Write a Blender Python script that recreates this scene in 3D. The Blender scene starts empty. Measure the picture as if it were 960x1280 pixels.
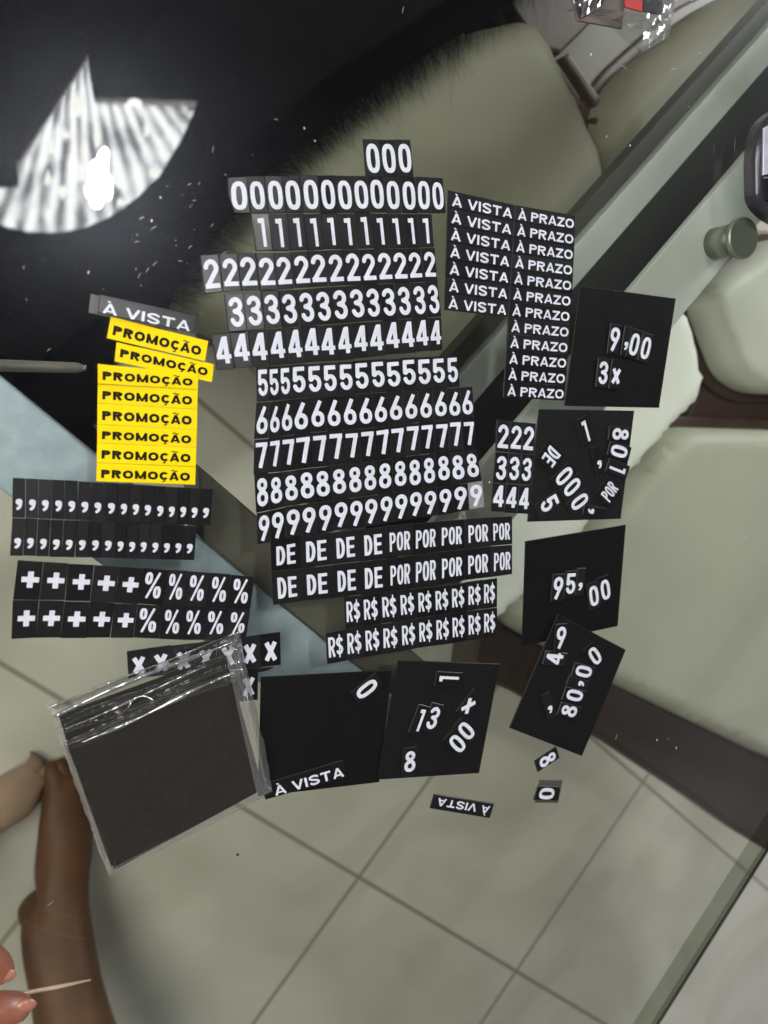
import bpy, bmesh, math, random
import numpy as np
from mathutils import Vector, Matrix
from mathutils.geometry import tessellate_polygon
random.seed(7)
sc = bpy.context.scene
COL = sc.collection

# ------------------------------------------------------------------ camera
H = 0.45                       # height of the phone camera above the glass
FPX, CX, CY = 965.0, 480.0, 640.0
TH, AZ = math.radians(26), math.radians(20)
Nn = np.array([-math.sin(TH)*math.cos(AZ), -math.sin(TH)*math.sin(AZ), math.cos(TH)])
E1 = np.array([1.0, 0, 0]) - Nn*Nn[0]; E1 /= np.linalg.norm(E1)
E2 = np.cross(Nn, E1)

def at(px, py, z=0.0):
    """point at height z seen in the direction of a photograph pixel"""
    d = np.array([(px-CX)/FPX, (py-CY)/FPX, 1.0])
    t = (H-z)/float(d @ Nn)
    return Vector((t*float(d @ E1), -t*float(d @ E2), z))

def c2w(v):
    v = np.array(v, float)
    return Vector((float(v @ E1), -float(v @ E2), -float(v @ Nn)))

cam = bpy.data.objects.new('camera', bpy.data.cameras.new('camera'))
COL.objects.link(cam)
r_, u_, b_ = c2w((1, 0, 0)), c2w((0, -1, 0)), c2w((0, 0, -1))
cam.matrix_world = Matrix(((r_.x, u_.x, b_.x, 0), (r_.y, u_.y, b_.y, 0), (r_.z, u_.z, b_.z, H), (0, 0, 0, 1)))
cam.data.sensor_fit = 'HORIZONTAL'; cam.data.sensor_width = 36.0
cam.data.lens = 36.0*FPX/960.0
cam.data.clip_start = 0.01; cam.data.clip_end = 100
cam.data.dof.use_dof = True; cam.data.dof.focus_distance = 0.50
cam.data.dof.aperture_fstop = 9.5
sc.camera = cam

# ------------------------------------------------------------------ light
w = bpy.data.worlds.new('World'); sc.world = w; w.use_nodes = True
w.node_tree.nodes['Background'].inputs[0].default_value = (0.92, 0.95, 1.0, 1)
wn = w.node_tree; bgn = wn.nodes['Background']
# dim room around the table: dark ceiling straight above, faint uneven walls lower down
wtc = wn.nodes.new('ShaderNodeTexCoord'); wsp = wn.nodes.new('ShaderNodeSeparateXYZ'); wn.links.new(wtc.outputs['Generated'], wsp.inputs[0])
wnz = wn.nodes.new('ShaderNodeTexNoise'); wnz.inputs['Scale'].default_value = 2.6; wnz.inputs['Detail'].default_value = 2.0
wn.links.new(wtc.outputs['Generated'], wnz.inputs['Vector'])
wm1 = wn.nodes.new('ShaderNodeMapRange'); wm1.inputs[1].default_value = .93; wm1.inputs[2].default_value = .62; wm1.inputs[3].default_value = .012; wm1.inputs[4].default_value = .10
wn.links.new(wsp.outputs['Z'], wm1.inputs[0])
wm2 = wn.nodes.new('ShaderNodeMapRange'); wm2.inputs[1].default_value = .42; wm2.inputs[2].default_value = .62; wm2.inputs[3].default_value = .25; wm2.inputs[4].default_value = 1.7
wn.links.new(wnz.outputs['Fac'], wm2.inputs[0])
wmm = wn.nodes.new('ShaderNodeMath'); wmm.operation = 'MULTIPLY'; wn.links.new(wm1.outputs[0], wmm.inputs[0]); wn.links.new(wm2.outputs[0], wmm.inputs[1])
wn.links.new(wmm.outputs[0], bgn.inputs[1])
def area(name, loc, target, size, power, col):
    l = bpy.data.lights.new(name, 'AREA'); l.shape = 'DISK'; l.size = size; l.energy = power; l.color = col
    o = bpy.data.objects.new(name, l); COL.objects.link(o); o.location = loc
    o.rotation_euler = (Vector(target)-Vector(loc)).to_track_quat('-Z', 'Y').to_euler()
    return o
area('room_fill', (-1.55, 0.45, 2.3), (0.15, 0, -.3), 1.9, 80, (1.0, 0.97, 0.93))  # added fill light out of view, brightens the whole table
area('side_fill', (2.5, 1.6, 0.95), (0.25, 0, -0.2), 0.6, 58, (0.95, 0.98, 1.0))  # added fill light from the right, unseen, lifts the seats
LAMP_H = 1.5
sc.view_settings.view_transform = 'Standard'; sc.view_settings.look = 'None'
sc.view_settings.exposure = 0.0; sc.view_settings.gamma = 1.0
sc.render.engine = 'CYCLES'
sc.cycles.transparent_max_bounces = 24; sc.cycles.max_bounces = 10
sc.cycles.caustics_reflective = False; sc.cycles.caustics_refractive = False
sc.cycles.sample_clamp_indirect = 4.0

# ------------------------------------------------------------------ helpers
def mat(name):
    m = bpy.data.materials.new(name); m.use_nodes = True
    nt = m.node_tree
    for n in list(nt.nodes): nt.nodes.remove(n)
    out = nt.nodes.new('ShaderNodeOutputMaterial')
    return m, nt, out
def N(nt, t, **kw):
    n = nt.nodes.new(t)
    for k, v in kw.items():
        if k[0] == 'i' and k[1:].isdigit(): n.inputs[int(k[1:])].default_value = v
        elif k.startswith('in_'): n.inputs[k[3:].replace('_', ' ')].default_value = v
        else: setattr(n, k, v)
    return n
def L(nt, a, b): nt.links.new(a, b)
def ramp(nt, src, stops):
    r = nt.nodes.new('ShaderNodeValToRGB'); e = r.color_ramp.elements
    while len(e) < len(stops): e.new(0.5)
    for q, (p, c) in zip(e, stops):
        q.position = p; q.color = c if len(c) == 4 else (*c, 1)
    L(nt, src, r.inputs[0]); return r
def simple(name, c1, c2=None, rough=0.5, scale=30, spec=0.5, metal=0.0, bump=0.0, bscale=None, detail=4, coat=0.0, sss=0.0):
    m, nt, out = mat(name)
    b = N(nt, 'ShaderNodeBsdfPrincipled', in_Roughness=rough, in_Metallic=metal)
    b.inputs['Specular IOR Level'].default_value = spec
    b.inputs['Coat Weight'].default_value = coat
    tc = N(nt, 'ShaderNodeTexCoord')
    n = N(nt, 'ShaderNodeTexNoise', in_Scale=scale, in_Detail=detail)
    L(nt, tc.outputs['Object'], n.inputs['Vector'])
    c2 = c2 or tuple(x*0.85 for x in c1)
    r = ramp(nt, n.outputs['Fac'], [(0.3, c1), (0.7, c2)])
    L(nt, r.outputs[0], b.inputs['Base Color'])
    if sss:
        b.inputs['Subsurface Weight'].default_value = sss
        b.inputs['Subsurface Radius'].default_value = (0.008, 0.003, 0.0015); b.inputs['Subsurface Scale'].default_value = 1
    if bump:
        n2 = N(nt, 'ShaderNodeTexNoise', in_Scale=bscale or scale*3, in_Detail=3)
        L(nt, tc.outputs['Object'], n2.inputs['Vector'])
        bp = N(nt, 'ShaderNodeBump', in_Strength=bump, in_Distance=0.001)
        L(nt, n2.outputs['Fac'], bp.inputs['Height']); L(nt, bp.outputs[0], b.inputs['Normal'])
    L(nt, b.outputs[0], out.inputs[0])
    return m

def mesh_obj(name, verts, faces, m, parent=None, loc=None, smooth=False, mids=None):
    me = bpy.data.meshes.new(name)
    v = [Vector(p) for p in verts]
    base = Vector(loc) if loc is not None else Vector((0, 0, 0))
    me.from_pydata([p-base for p in v], [], faces)
    for mm in (m if isinstance(m, (list, tuple)) else [m]): me.materials.append(mm)
    if mids: me.polygons.foreach_set('material_index', mids)
    if smooth: me.polygons.foreach_set('use_smooth', [True]*len(me.polygons))
    o = bpy.data.objects.new(name, me); COL.objects.link(o)
    if parent is not None:
        o.parent = parent
        o.location = base - parent.location
    else: o.location = base
    return o
def fix_normals(o):
    bm = bmesh.new(); bm.from_mesh(o.data); bmesh.ops.recalc_face_normals(bm, faces=bm.faces); bm.to_mesh(o.data); bm.free()
def tag(o, label=None, cat=None, group=None, kind=None):
    if label: o['label'] = label
    if cat: o['category'] = cat
    if group: o['group'] = group
    if kind: o['kind'] = kind
    return o
def empty(name, loc, label, cat, group=None):
    o = bpy.data.objects.new(name, None); COL.objects.link(o); o.location = loc; o.empty_display_size = 0.02
    return tag(o, label, cat, group)

# ------------------------------------------------------------------ lettering
def arc(cx, cy, rx, ry, a0, a1, n=22):
    return [(cx+rx*math.cos(math.radians(a0+(a1-a0)*i/n)), cy+ry*math.sin(math.radians(a0+(a1-a0)*i/n))) for i in range(n+1)]
def superell(cx, cy, a, b, e=2.7, n=56):
    p = []
    for i in range(n+1):
        t = 2*math.pi*i/n; c, s = math.cos(t), math.sin(t)
        p.append((cx+a*math.copysign(abs(c)**(2/e), c), cy+b*math.copysign(abs(s)**(2/e), s)))
    return p
def strokes(ch, w, s):
    """list of (polyline, half width, cap)  - y runs up, cap height 1"""
    h = s/2; l, r, c, T, B = h, w-h, w/2, 1-h, h
    if ch == '0': return [(superell(c, .5, c-h, .5-h), h, 'r')]
    if ch == 'O': return [(superell(c, .5, c-h, .5-h, 2.25), h, 'r')]
    if ch == '1': return [([(w*.70, 0), (w*.70, 1)], h, 'b'), ([(w*.22, T-.005), (w*.70, T-.005)], h*.92, 'b')]
    if ch == '2': return [(arc(c, 1-h-.215, c-h, .215, 172, -28)+[(l+.015, B+.03), (l+.01, B)], h, 'r'), ([(0, B), (w, B)], h, 'b')]
    if ch == '3':
        return [(arc(c-.01, .735, c-h-.005, .193, 165, -75)+[(c-.06, .53)], h, 'r'), ([(c-.06, .525)]+arc(c, .285, c-h, .213, 78, -165), h, 'r')]
    if ch == '4': return [([(w*.70, 1), (w*.70, 0)], h, 'b'), ([(0, .255), (w, .255)], h*.95, 'b'), ([(w*.64, .95), (l*.8, .27)], h*.95, 'b'), ([(w*.57, T), (w*.70, T)], h, 'b')]
    if ch == '5': return [([(w*.16, T), (w*.94, T)], h, 'b'), ([(l+.02, .99), (l+.005, .47)], h*.95, 'b'), ([(l+.005, .50)]+arc(c, .325, c-h, .25, 140, -160), h, 'r')]
    if ch == '6': return [(superell(c, .305, c-h, .305-h, 2.2), h, 'r'), ([(w*.72, 1), (l+.025, .42)], h*.97, 'b')]
    if ch == '7': return [([(0, T), (w, T)], h, 'b'), ([(r, 1-h), (w*.42, 0)], h, 'b')]
    if ch == '8': return [(superell(c, .285, c-h, .285-h, 2.2), h, 'r'), (superell(c, .755, c-h-.03, .245-h, 2.1), h*.95, 'r')]
    if ch == '9': return [(superell(c, .695, c-h, .305-h, 2.2), h, 'r'), ([(w*.30, 0), (r-.025, .58)], h*.97, 'b')]
    if ch == ',': return [(superell(w*.5, .72, w*.22, .10, 2.4), w*.25, 'r'), ([(w*.5, .74), (w*.5, .70)], w*.28, 'r'), (arc(w*.16, .66, w*.58, .46, 10, -72), w*.21, 'r')]
    if ch == '+': return [([(0, .5), (w, .5)], h, 'b'), ([(c, 0), (c, 1)], h, 'b')]
    if ch == '%':
        return [(superell(w*.225, .755, w*.225-h*.62, .245-h*.62, 2.5), h*.52, 'r'), (superell(w*.775, .245, w*.225-h*.62, .245-h*.62, 2.5), h*.52, 'r'), ([(w*.22, 0), (w*.80, 1)], h*.42, 'b')]
    if ch in 'xX': return [([(h*.9, 0), (w-h*.9, 1)], h, 'b'), ([(h*.9, 1), (w-h*.9, 0)], h, 'b')]
    if ch in 'AÀÃ':
        q = [([(h*.95, 0), (c, 1)], h*.92, 'b'), ([(w-h*.95, 0), (c, 1)], h*.92, 'b'), ([(w*.22, .27), (w*.78, .27)], h*.75, 'b')]
        if ch == 'À': q.append(([(c-.17, 1.25), (c+.02, 1.11)], h*.6, 'b'))
        if ch == 'Ã': q.append((arc(c-.13, 1.15, .13, .06, 170, 10, 8)+arc(c+.13, 1.17, .13, .06, 190, 350, 8), h*.42, 'r'))
        return q
    if ch == 'V': return [([(h*.95, 1), (c, 0)], h*.95, 'b'), ([(w-h*.95, 1), (c, 0)], h*.95, 'b')]
    if ch == 'I': return [([(c, 0), (c, 1)], h, 'b')]
    if ch in 'S$':
        q = [(arc(c, .735, c-h, .195, 25, 255, 26)+arc(c, .275, c-h, .205, 78, -155, 26), h, 'r')]
        if ch == '$':
            q = [([(x, .08+y*.84) for x, y in q[0][0]], h, 'r'), ([(c, -.07), (c, 1.07)], h*.55, 'b')]
        return q
    if ch == 'T': return [([(0, T), (w, T)], h, 'b'), ([(c, 0), (c, 1)], h, 'b')]
    if ch in 'PR':
        q = [([(l, 0), (l, 1)], h, 'b'), ([(l, T), (w*.5, T)]+arc(w*.5, .71, r-w*.5, .29-h, 90, -90, 16)+[(l, .42+h)], h*.95, 'r')]
        if ch == 'R': q.append(([(w*.5, .45), (w-h, 0)], h, 'b'))
        return q
    if ch == 'Z': return [([(0, T), (w, T)], h, 'b'), ([(0, B), (w, B)], h, 'b'), ([(h*1.2, B), (w-h*1.2, T)], h*.95, 'b')]
    if ch == 'M': return [([(l, 0), (l, 1)], h, 'b'), ([(r, 0), (r, 1)], h, 'b'), ([(l*.9, 1), (c, .06)], h*.8, 'b'), ([(w-l*.9, 1), (c, .06)], h*.8, 'b')]
    if ch == 'Ç': return [(arc(c, .5, c-h, .5-h, 38, 322, 34), h, 'b'), ([(c, .06), (c+.08, -.10), (c+.01, -.18), (c-.12, -.18)], h*.45, 'r')]
    if ch == 'D': return [([(l, 0), (l, 1)], h, 'b'), ([(l, T), (w*.42, T)]+arc(w*.42, .5, r-w*.42, .5-h, 90, -90, 20)+[(l, B)], h, 'r')]
    if ch == 'E': return [([(l, 0), (l, 1)], h, 'b'), ([(l, T), (w, T)], h*.92, 'b'), ([(l, .51), (w*.93, .51)], h*.88, 'b'), ([(l, B), (w, B)], h*.92, 'b')]
    return []
def sdf(P, st):
    D = np.full(P.shape[:-1], 9.0)
    for pl, hw, cap in st:
        d = np.full(P.shape[:-1], 9.0)
        for a, b in zip(pl[:-1], pl[1:]):
            a = np.array(a); ab = np.array(b)-a; q = P-a; ll = float(ab @ ab) or 1e-9
            t = np.clip((q @ ab)/ll, 0, 1)
            d = np.minimum(d, np.linalg.norm(q-t[..., None]*ab, axis=-1))
        d = d-hw
        if cap == 'b':
            for e, f in ((0, 1), (-1, -2)):
                e_, f_ = np.array(pl[e]), np.array(pl[f]); u = (e_-f_)/np.linalg.norm(e_-f_)
                q = P-e_; near = np.linalg.norm(q, axis=-1) < hw*1.9
                d = np.where(near, np.maximum(d, q @ u), d)
        D = np.minimum(D, d)
    return D
def simplify(p, tol):
    if len(p) < 4: return p
    keep = [0, len(p)-1]; stack = [(0, len(p)-1)]; A = np.array(p)
    while stack:
        i, j = stack.pop()
        if j-i < 2: continue
        a, b = A[i], A[j]; ab = b-a; n = np.hypot(*ab)
        q = A[i+1:j]-a
        d = np.abs(ab[0]*q[:, 1]-ab[1]*q[:, 0])/n if n > 1e-9 else np.hypot(q[:, 0], q[:, 1])
        k = int(d.argmax())
        if d[k] > tol: keep.append(i+1+k); stack += [(i, i+1+k), (i+1+k, j)]
    return [p[i] for i in sorted(keep)]
def contour(st, w, step=0.021):
    x0, x1, y0, y1 = -.06, w+.06, -.26, 1.34
    nx, ny = int((x1-x0)/step)+2, int((y1-y0)/step)+2
    X, Y = np.meshgrid(x0+step*np.arange(nx), y0+step*np.arange(ny), indexing='ij')
    D = sdf(np.stack([X, Y], -1), st)+1e-7
    pts = {}; nxt = {}
    def ep(i, j, k):       # edge k of cell: 0 bottom 1 right 2 top 3 left -> global edge key
        if k == 0: return ('h', i, j)
        if k == 2: return ('h', i, j+1)
        if k == 3: return ('v', i, j)
        return ('v', i+1, j)
    def pos(key):
        if key not in pts:
            t, i, j = key; i2, j2 = (i+1, j) if t == 'h' else (i, j+1)
            a, b = D[i, j], D[i2, j2]; f = a/(a-b)
            pts[key] = (X[i, j]+(X[i2, j2]-X[i, j])*f, Y[i, j]+(Y[i2, j2]-Y[i, j])*f)
        return key
    TAB = {1: [(3, 0)], 2: [(0, 1)], 3: [(3, 1)], 4: [(1, 2)], 5: [(3, 2), (1, 0)], 6: [(0, 2)], 7: [(3, 2)], 8: [(2, 3)], 9: [(2, 0)],
           10: [(0, 3), (2, 1)], 11: [(2, 1)], 12: [(1, 3)], 13: [(1, 0)], 14: [(0, 3)]}
    ins = D < 0
    for i in range(nx-1):
        for j in range(ny-1):
            c = int(ins[i, j])+2*int(ins[i+1, j])+4*int(ins[i+1, j+1])+8*int(ins[i, j+1])
            for a, b in TAB.get(c, ()):
                nxt[pos(ep(i, j, a))] = pos(ep(i, j, b))
    loops = []
    while nxt:
        k = next(iter(nxt)); lp = []
        while k in nxt:
            lp.append(pts[k]); k = nxt.pop(k)
        if len(lp) > 5:
            m = len(lp)//2
            s = simplify(lp[:m+1], .0045)[:-1]+simplify(lp[m:]+[lp[0]], .0045)[:-1]
            if len(s) > 2: loops.append(s)
    return loops
GC = {}
def glyph_mesh(word):
    """word: tuple of (char, width, stroke, gap after). -> verts in the unit box (cap height 1, total width 1), tris"""
    if word in GC: return GC[word]
    V, F, x = [], [], 0.0
    for ch, wd, s, gap in word:
        if ch != ' ':
            lp = contour(strokes(ch, wd, s), wd)
            ar = lambda l: sum(a[0]*b[1]-b[0]*a[1] for a, b in zip(l, l[1:]+l[:1]))/2
            big = max(lp, key=lambda l: abs(ar(l))); sg = 1 if ar(big) > 0 else -1
            def within(p, l):
                c = False
                for (x1, y1), (x2, y2) in zip(l, l[1:]+l[:1]):
                    if (y1 > p[1]) != (y2 > p[1]) and p[0] < (x2-x1)*(p[1]-y1)/(y2-y1)+x1: c = not c
                return c
            for o_ in [l for l in lp if ar(l)*sg > 0]:
                ls = [o_]+[l for l in lp if ar(l)*sg < 0 and within(l[0], o_)]
                tris = tessellate_polygon([[Vector((a, b, 0)) for a, b in l] for l in ls])
                off = len(V); V += [(a+x, b) for l in ls for a, b in l]
                F += [tuple(off+i for i in t) for t in tris]
        x += wd+gap
    tot = x-word[-1][3]
    GC[word] = ([(a/tot, b) for a, b in V], F)
    return GC[word]
def W(txt, widths, s, gap): return tuple((c, widths.get(c, widths['*']), s, gap*(.15 if c == 'Ç' else .6 if c in 'ÀAÃV' else 1)) for c in txt)
DW = {'*': .53, '1': .53, ',': .50, '+': 1.0, '%': .62, 'x': .9, 'X': .78}
def digit(c):
    s = {'1': .175, ',': .5, '+': .33, '%': .2, 'x': .3, 'X': .27, '8': .165, '7': .17}.get(c, .165)
    return ((c, DW.get(c, .53), s, 0),)
XW = {'*': .86, 'I': .24, 'V': .95, 'À': .95, 'A': .95, ' ': .30, 'O': .98, 'M': 1.08, 'Ã': .98, 'P': .82, 'R': .88, 'Z': .84, 'Ç': .9}
WORDS = {'PROMOÇÃO': W('PROMOÇÃO', XW, .285, .13), 'À VISTA': W('À VISTA', XW, .205, .13), 'À PRAZO': W('À PRAZO', XW, .205, .11),
         'DE': W('DE', {'*': .46}, .165, .09), 'POR': W('POR', {'*': .37, 'O': .39}, .13, .05), 'R$': W('R$', {'*': .40}, .13, .04)}
def word(t): return WORDS.get(t) or digit(t)
# ------------------------------------------------------------------ materials
def black_plastic(name, col=(.0075, .0075, .0082), rough=.36, spec=.5, dust=.25):
    m, nt, out = mat(name)
    b = N(nt, 'ShaderNodeBsdfPrincipled'); b.inputs['Specular IOR Level'].default_value = spec
    tc = N(nt, 'ShaderNodeTexCoord'); geo = N(nt, 'ShaderNodeNewGeometry')
    n = N(nt, 'ShaderNodeTexNoise', in_Scale=900.0, in_Detail=3.0); L(nt, geo.outputs['Position'], n.inputs['Vector'])
    r = ramp(nt, n.outputs['Fac'], [(.35, col), (.66, tuple(c*(1+2*dust) for c in col)), (.80, tuple(c*(1+2*dust)+.03*dust for c in col))])
    oi = N(nt, 'ShaderNodeObjectInfo'); ov = N(nt, 'ShaderNodeMapRange'); ov.inputs[3].default_value = .65; ov.inputs[4].default_value = 1.35; L(nt, oi.outputs['Random'], ov.inputs[0])
    vm = N(nt, 'ShaderNodeVectorMath', operation='SCALE'); L(nt, r.outputs[0], vm.inputs[0]); L(nt, ov.outputs[0], vm.inputs['Scale'])
    L(nt, vm.outputs[0], b.inputs['Base Color'])
    n2 = N(nt, 'ShaderNodeTexNoise', in_Scale=70.0, in_Detail=4.0); L(nt, geo.outputs['Position'], n2.inputs['Vector'])
    mr = N(nt, 'ShaderNodeMapRange'); mr.inputs[3].default_value = rough-.10; mr.inputs[4].default_value = rough+.10
    L(nt, n2.outputs['Fac'], mr.inputs[0]); L(nt, mr.outputs[0], b.inputs['Roughness'])
    bp = N(nt, 'ShaderNodeBump', in_Strength=.12, in_Distance=.0004); L(nt, n2.outputs['Fac'], bp.inputs['Height']); L(nt, bp.outputs[0], b.inputs['Normal'])
    L(nt, b.outputs[0], out.inputs[0]); return m
M = {}
M['tile'] = black_plastic('black_tile', spec=.32, rough=.34)
M['sheen'] = black_plastic('tile_sheen_grey', (.16, .16, .17), .3, .6)  # black tile with its reflected light put in as grey colour
M['plate'] = black_plastic('black_plate', (.0075, .0075, .0075), .42, .16)
M['bagplate'] = black_plastic('bagged_plate', (.019, .0155, .0105), .32, .45, 0)
M['tileside'] = simple('tile_side', (.035, .033, .03), (.055, .052, .046), .6, 400)
M['back'] = simple('tile_back', (.055, .047, .038), (.075, .066, .055), .55, 300)
M['greytile'] = simple('grey_blank', (.10, .095, .092), (.13, .125, .12), .5, 300)
M['white'] = simple('white_print', (.655, .675, .745), (.59, .61, .685), .42, 260, .4)
M['yellow'] = simple('yellow_plastic', (.90, .68, .002), (.84, .63, .002), .5, 60, .12, bump=.1, bscale=500)
M['yside'] = simple('yellow_side', (.38, .27, .01), (.3, .2, .01), .6, 200)
M['ink'] = simple('dark_ink', (.008, .004, .003), (.014, .008, .005), .6, 300, .15)

def glass_mat(name, tint, k=1.0, haze=.012):
    m, nt, out = mat(name)
    geo = N(nt, 'ShaderNodeNewGeometry')
    mx = N(nt, 'ShaderNodeMix'); mx.data_type = 'FLOAT'; mx.inputs[2].default_value = 1.5; mx.inputs[3].default_value = 1/1.5
    L(nt, geo.outputs['Backfacing'], mx.inputs[0])
    fr = N(nt, 'ShaderNodeFresnel'); L(nt, mx.outputs[0], fr.inputs['IOR'])
    mu = N(nt, 'ShaderNodeMath', operation='MULTIPLY'); mu.inputs[1].default_value = k; L(nt, fr.outputs[0], mu.inputs[0])
    tr = N(nt, 'ShaderNodeBsdfTransparent'); tr.inputs[0].default_value = (*tint, 1)
    gl = N(nt, 'ShaderNodeBsdfGlossy'); gl.inputs['Roughness'].default_value = .004
    ms = N(nt, 'ShaderNodeMixShader'); L(nt, mu.outputs[0], ms.inputs[0]); L(nt, tr.outputs[0], ms.inputs[1]); L(nt, gl.outputs[0], ms.inputs[2])
    if haze:
        # finger grease: patchy, scatters a little light
        n = N(nt, 'ShaderNodeTexNoise', in_Scale=5.0, in_Detail=2.0, in_Distortion=1.5); L(nt, geo.outputs['Position'], n.inputs['Vector'])
        n2 = N(nt, 'ShaderNodeTexNoise', in_Scale=240.0, in_Detail=6.0); L(nt, geo.outputs['Position'], n2.inputs['Vector'])
        mm = N(nt, 'ShaderNodeMath', operation='MULTIPLY'); L(nt, n.outputs[0], mm.inputs[0]); L(nt, n2.outputs[0], mm.inputs[1])
        mr = N(nt, 'ShaderNodeMapRange'); mr.inputs[1].default_value = .05; mr.inputs[2].default_value = .5; mr.inputs[3].default_value = haze*.3; mr.inputs[4].default_value = haze*2
        L(nt, mm.outputs[0], mr.inputs[0])
        g2 = N(nt, 'ShaderNodeBsdfGlossy'); g2.inputs['Roughness'].default_value = .27; g2.inputs['Color'].default_value = (.8, .85, 1, 1)
        m2 = N(nt, 'ShaderNodeMixShader'); L(nt, mr.outputs[0], m2.inputs[0]); L(nt, ms.outputs[0], m2.inputs[1]); L(nt, g2.outputs[0], m2.inputs[2])
        ms = m2
    L(nt, ms.outputs[0], out.inputs[0]); return m
M['glass'] = glass_mat('table_glass', (.955, .965, .935), haze=.009)
M['glassbottom'] = glass_mat('table_glass_underside', (.955, .965, .935), haze=0)
M['glassbevel'] = glass_mat('table_glass_bevel', (.60, .62, .53), 1.0, .02)
M['glassedge'] = glass_mat('glass_edge', (.62, .68, .63), haze=0)
M['edgeline'] = simple('glass_edge_line', (.022, .025, .023), (.015, .017, .016), .2, 60)

def film_mat(name, base=.05, wr=.3, dif=.014):
    m, nt, out = mat(name)
    geo = N(nt, 'ShaderNodeNewGeometry')
    n = N(nt, 'ShaderNodeTexNoise', in_Scale=150.0, in_Detail=5.0, in_Distortion=1.2); L(nt, geo.outputs['Position'], n.inputs['Vector'])
    bp = N(nt, 'ShaderNodeBump', in_Strength=.35*wr, in_Distance=.002); L(nt, n.outputs['Fac'], bp.inputs['Height'])
    lw = N(nt, 'ShaderNodeLayerWeight', in_Blend=.35); L(nt, bp.outputs[0], lw.inputs['Normal'])
    mr = N(nt, 'ShaderNodeMapRange'); mr.inputs[3].default_value = base; mr.inputs[4].default_value = .75; L(nt, lw.outputs['Facing'], mr.inputs[0])
    tr = N(nt, 'ShaderNodeBsdfTransparent'); tr.inputs[0].default_value = (.93, .93, .93, 1)
    gl = N(nt, 'ShaderNodeBsdfGlossy'); gl.inputs['Roughness'].default_value = .13; L(nt, bp.outputs[0], gl.inputs['Normal'])
    df = N(nt, 'ShaderNodeBsdfDiffuse'); df.inputs[0].default_value = (.75, .74, .72, 1)
    ms = N(nt, 'ShaderNodeMixShader'); L(nt, mr.outputs[0], ms.inputs[0]); L(nt, tr.outputs[0], ms.inputs[1]); L(nt, gl.outputs[0], ms.inputs[2])
    m2 = N(nt, 'ShaderNodeMixShader'); m2.inputs[0].default_value = dif; L(nt, ms.outputs[0], m2.inputs[1]); L(nt, df.outputs[0], m2.inputs[2])
    L(nt, m2.outputs[0], out.inputs[0]); return m
M['film'] = film_mat('clear_film')
M['crinkle'] = film_mat('crinkled_film', .10, .9, .10)
M['fold'] = film_mat('film_fold', .50, .12, .10)

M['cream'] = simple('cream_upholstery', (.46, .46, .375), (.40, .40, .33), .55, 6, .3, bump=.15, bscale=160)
M['cream_shaded'] = simple('cream_upholstery_shaded', (.20, .195, .145), (.175, .17, .125), .6, 5, .3, bump=.15, bscale=160)  # same cream, darkened so the colour carries the shade
M['wood'] = simple('dark_wood', (.045, .026, .02), (.07, .042, .032), .4, 12, .4)
M['steel'] = simple('brushed_aluminium', (.47, .57, .67), (.36, .455, .55), .5, 95, .5, metal=.15, bump=.1, bscale=220)
M['steel2'] = simple('pale_aluminium', (.56, .60, .58), (.48, .52, .50), .5, 14, .5, metal=.15)
M['cream_lit'] = simple('cream_upholstery_lit', (.90, .92, .83), (.86, .88, .79), .55, 6, .3, bump=.15, bscale=160)  # same cream, brightened so the colour carries the light
M['cream_half_lit'] = simple('cream_upholstery_half_lit', (.62, .635, .545), (.57, .585, .50), .5, 6, .3, bump=.15, bscale=160)  # same cream at a half-lit tone, light put into the colour
M['shade_and_card'] = simple('shade_and_card_black', (.006, .007, .010), (.014, .015, .019), .4, 10, .15)  # shade of the channel wall painted near black; also the black card
M['steelmid'] = simple('grey_aluminium', (.20, .21, .20), (.25, .26, .25), .4, 12, .5)
M['bandgrey'] = simple('grey_brown_metal', (.105, .10, .085), (.13, .125, .105), .5, 12)
M['standoff'] = simple('satin_steel', (.33, .35, .30), (.27, .29, .25), .35, 40, .5, metal=.5)
M['standcap'] = simple('standoff_cap', (.12, .13, .105), (.10, .11, .09), .4, 40)
M['shadow_lip'] = simple('lip_shadow_grey', (.06, .06, .053), (.045, .045, .04), .45, 10)  # shadow beside the flange put in as a dull grey strip
M['rug'] = simple('black_rug', (.0016, .0013, .0018), (.004, .0035, .0045), .95, 40, .1, bump=.6, bscale=300)
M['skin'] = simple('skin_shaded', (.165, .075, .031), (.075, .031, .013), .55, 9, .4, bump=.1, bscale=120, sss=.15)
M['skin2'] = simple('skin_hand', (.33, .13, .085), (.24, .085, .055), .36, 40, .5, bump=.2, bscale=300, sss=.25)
M['nail'] = simple('nail', (.38, .165, .11), (.33, .135, .09), .25, 60, .5)
M['stick'] = simple('pale_wood', (.55, .42, .30), (.48, .36, .25), .6, 60)
M['rod'] = simple('pale_rod', (.30, .27, .21), (.16, .15, .14), .5, 18)
M['foil'] = simple('silver_foil', (.85, .85, .9), (.7, .7, .75), .18, 60, metal=1.0, bump=.8, bscale=70)
M['red'] = simple('red_card', (.75, .012, .01), (.65, .01, .01), .45, 40)
M['pinkcard'] = simple('pale_brown_card', (.14, .11, .09), (.11, .085, .07), .5, 60)
M['dustm'] = simple('dust', (.75, .75, .72), (.6, .6, .58), .8, 100)

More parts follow.
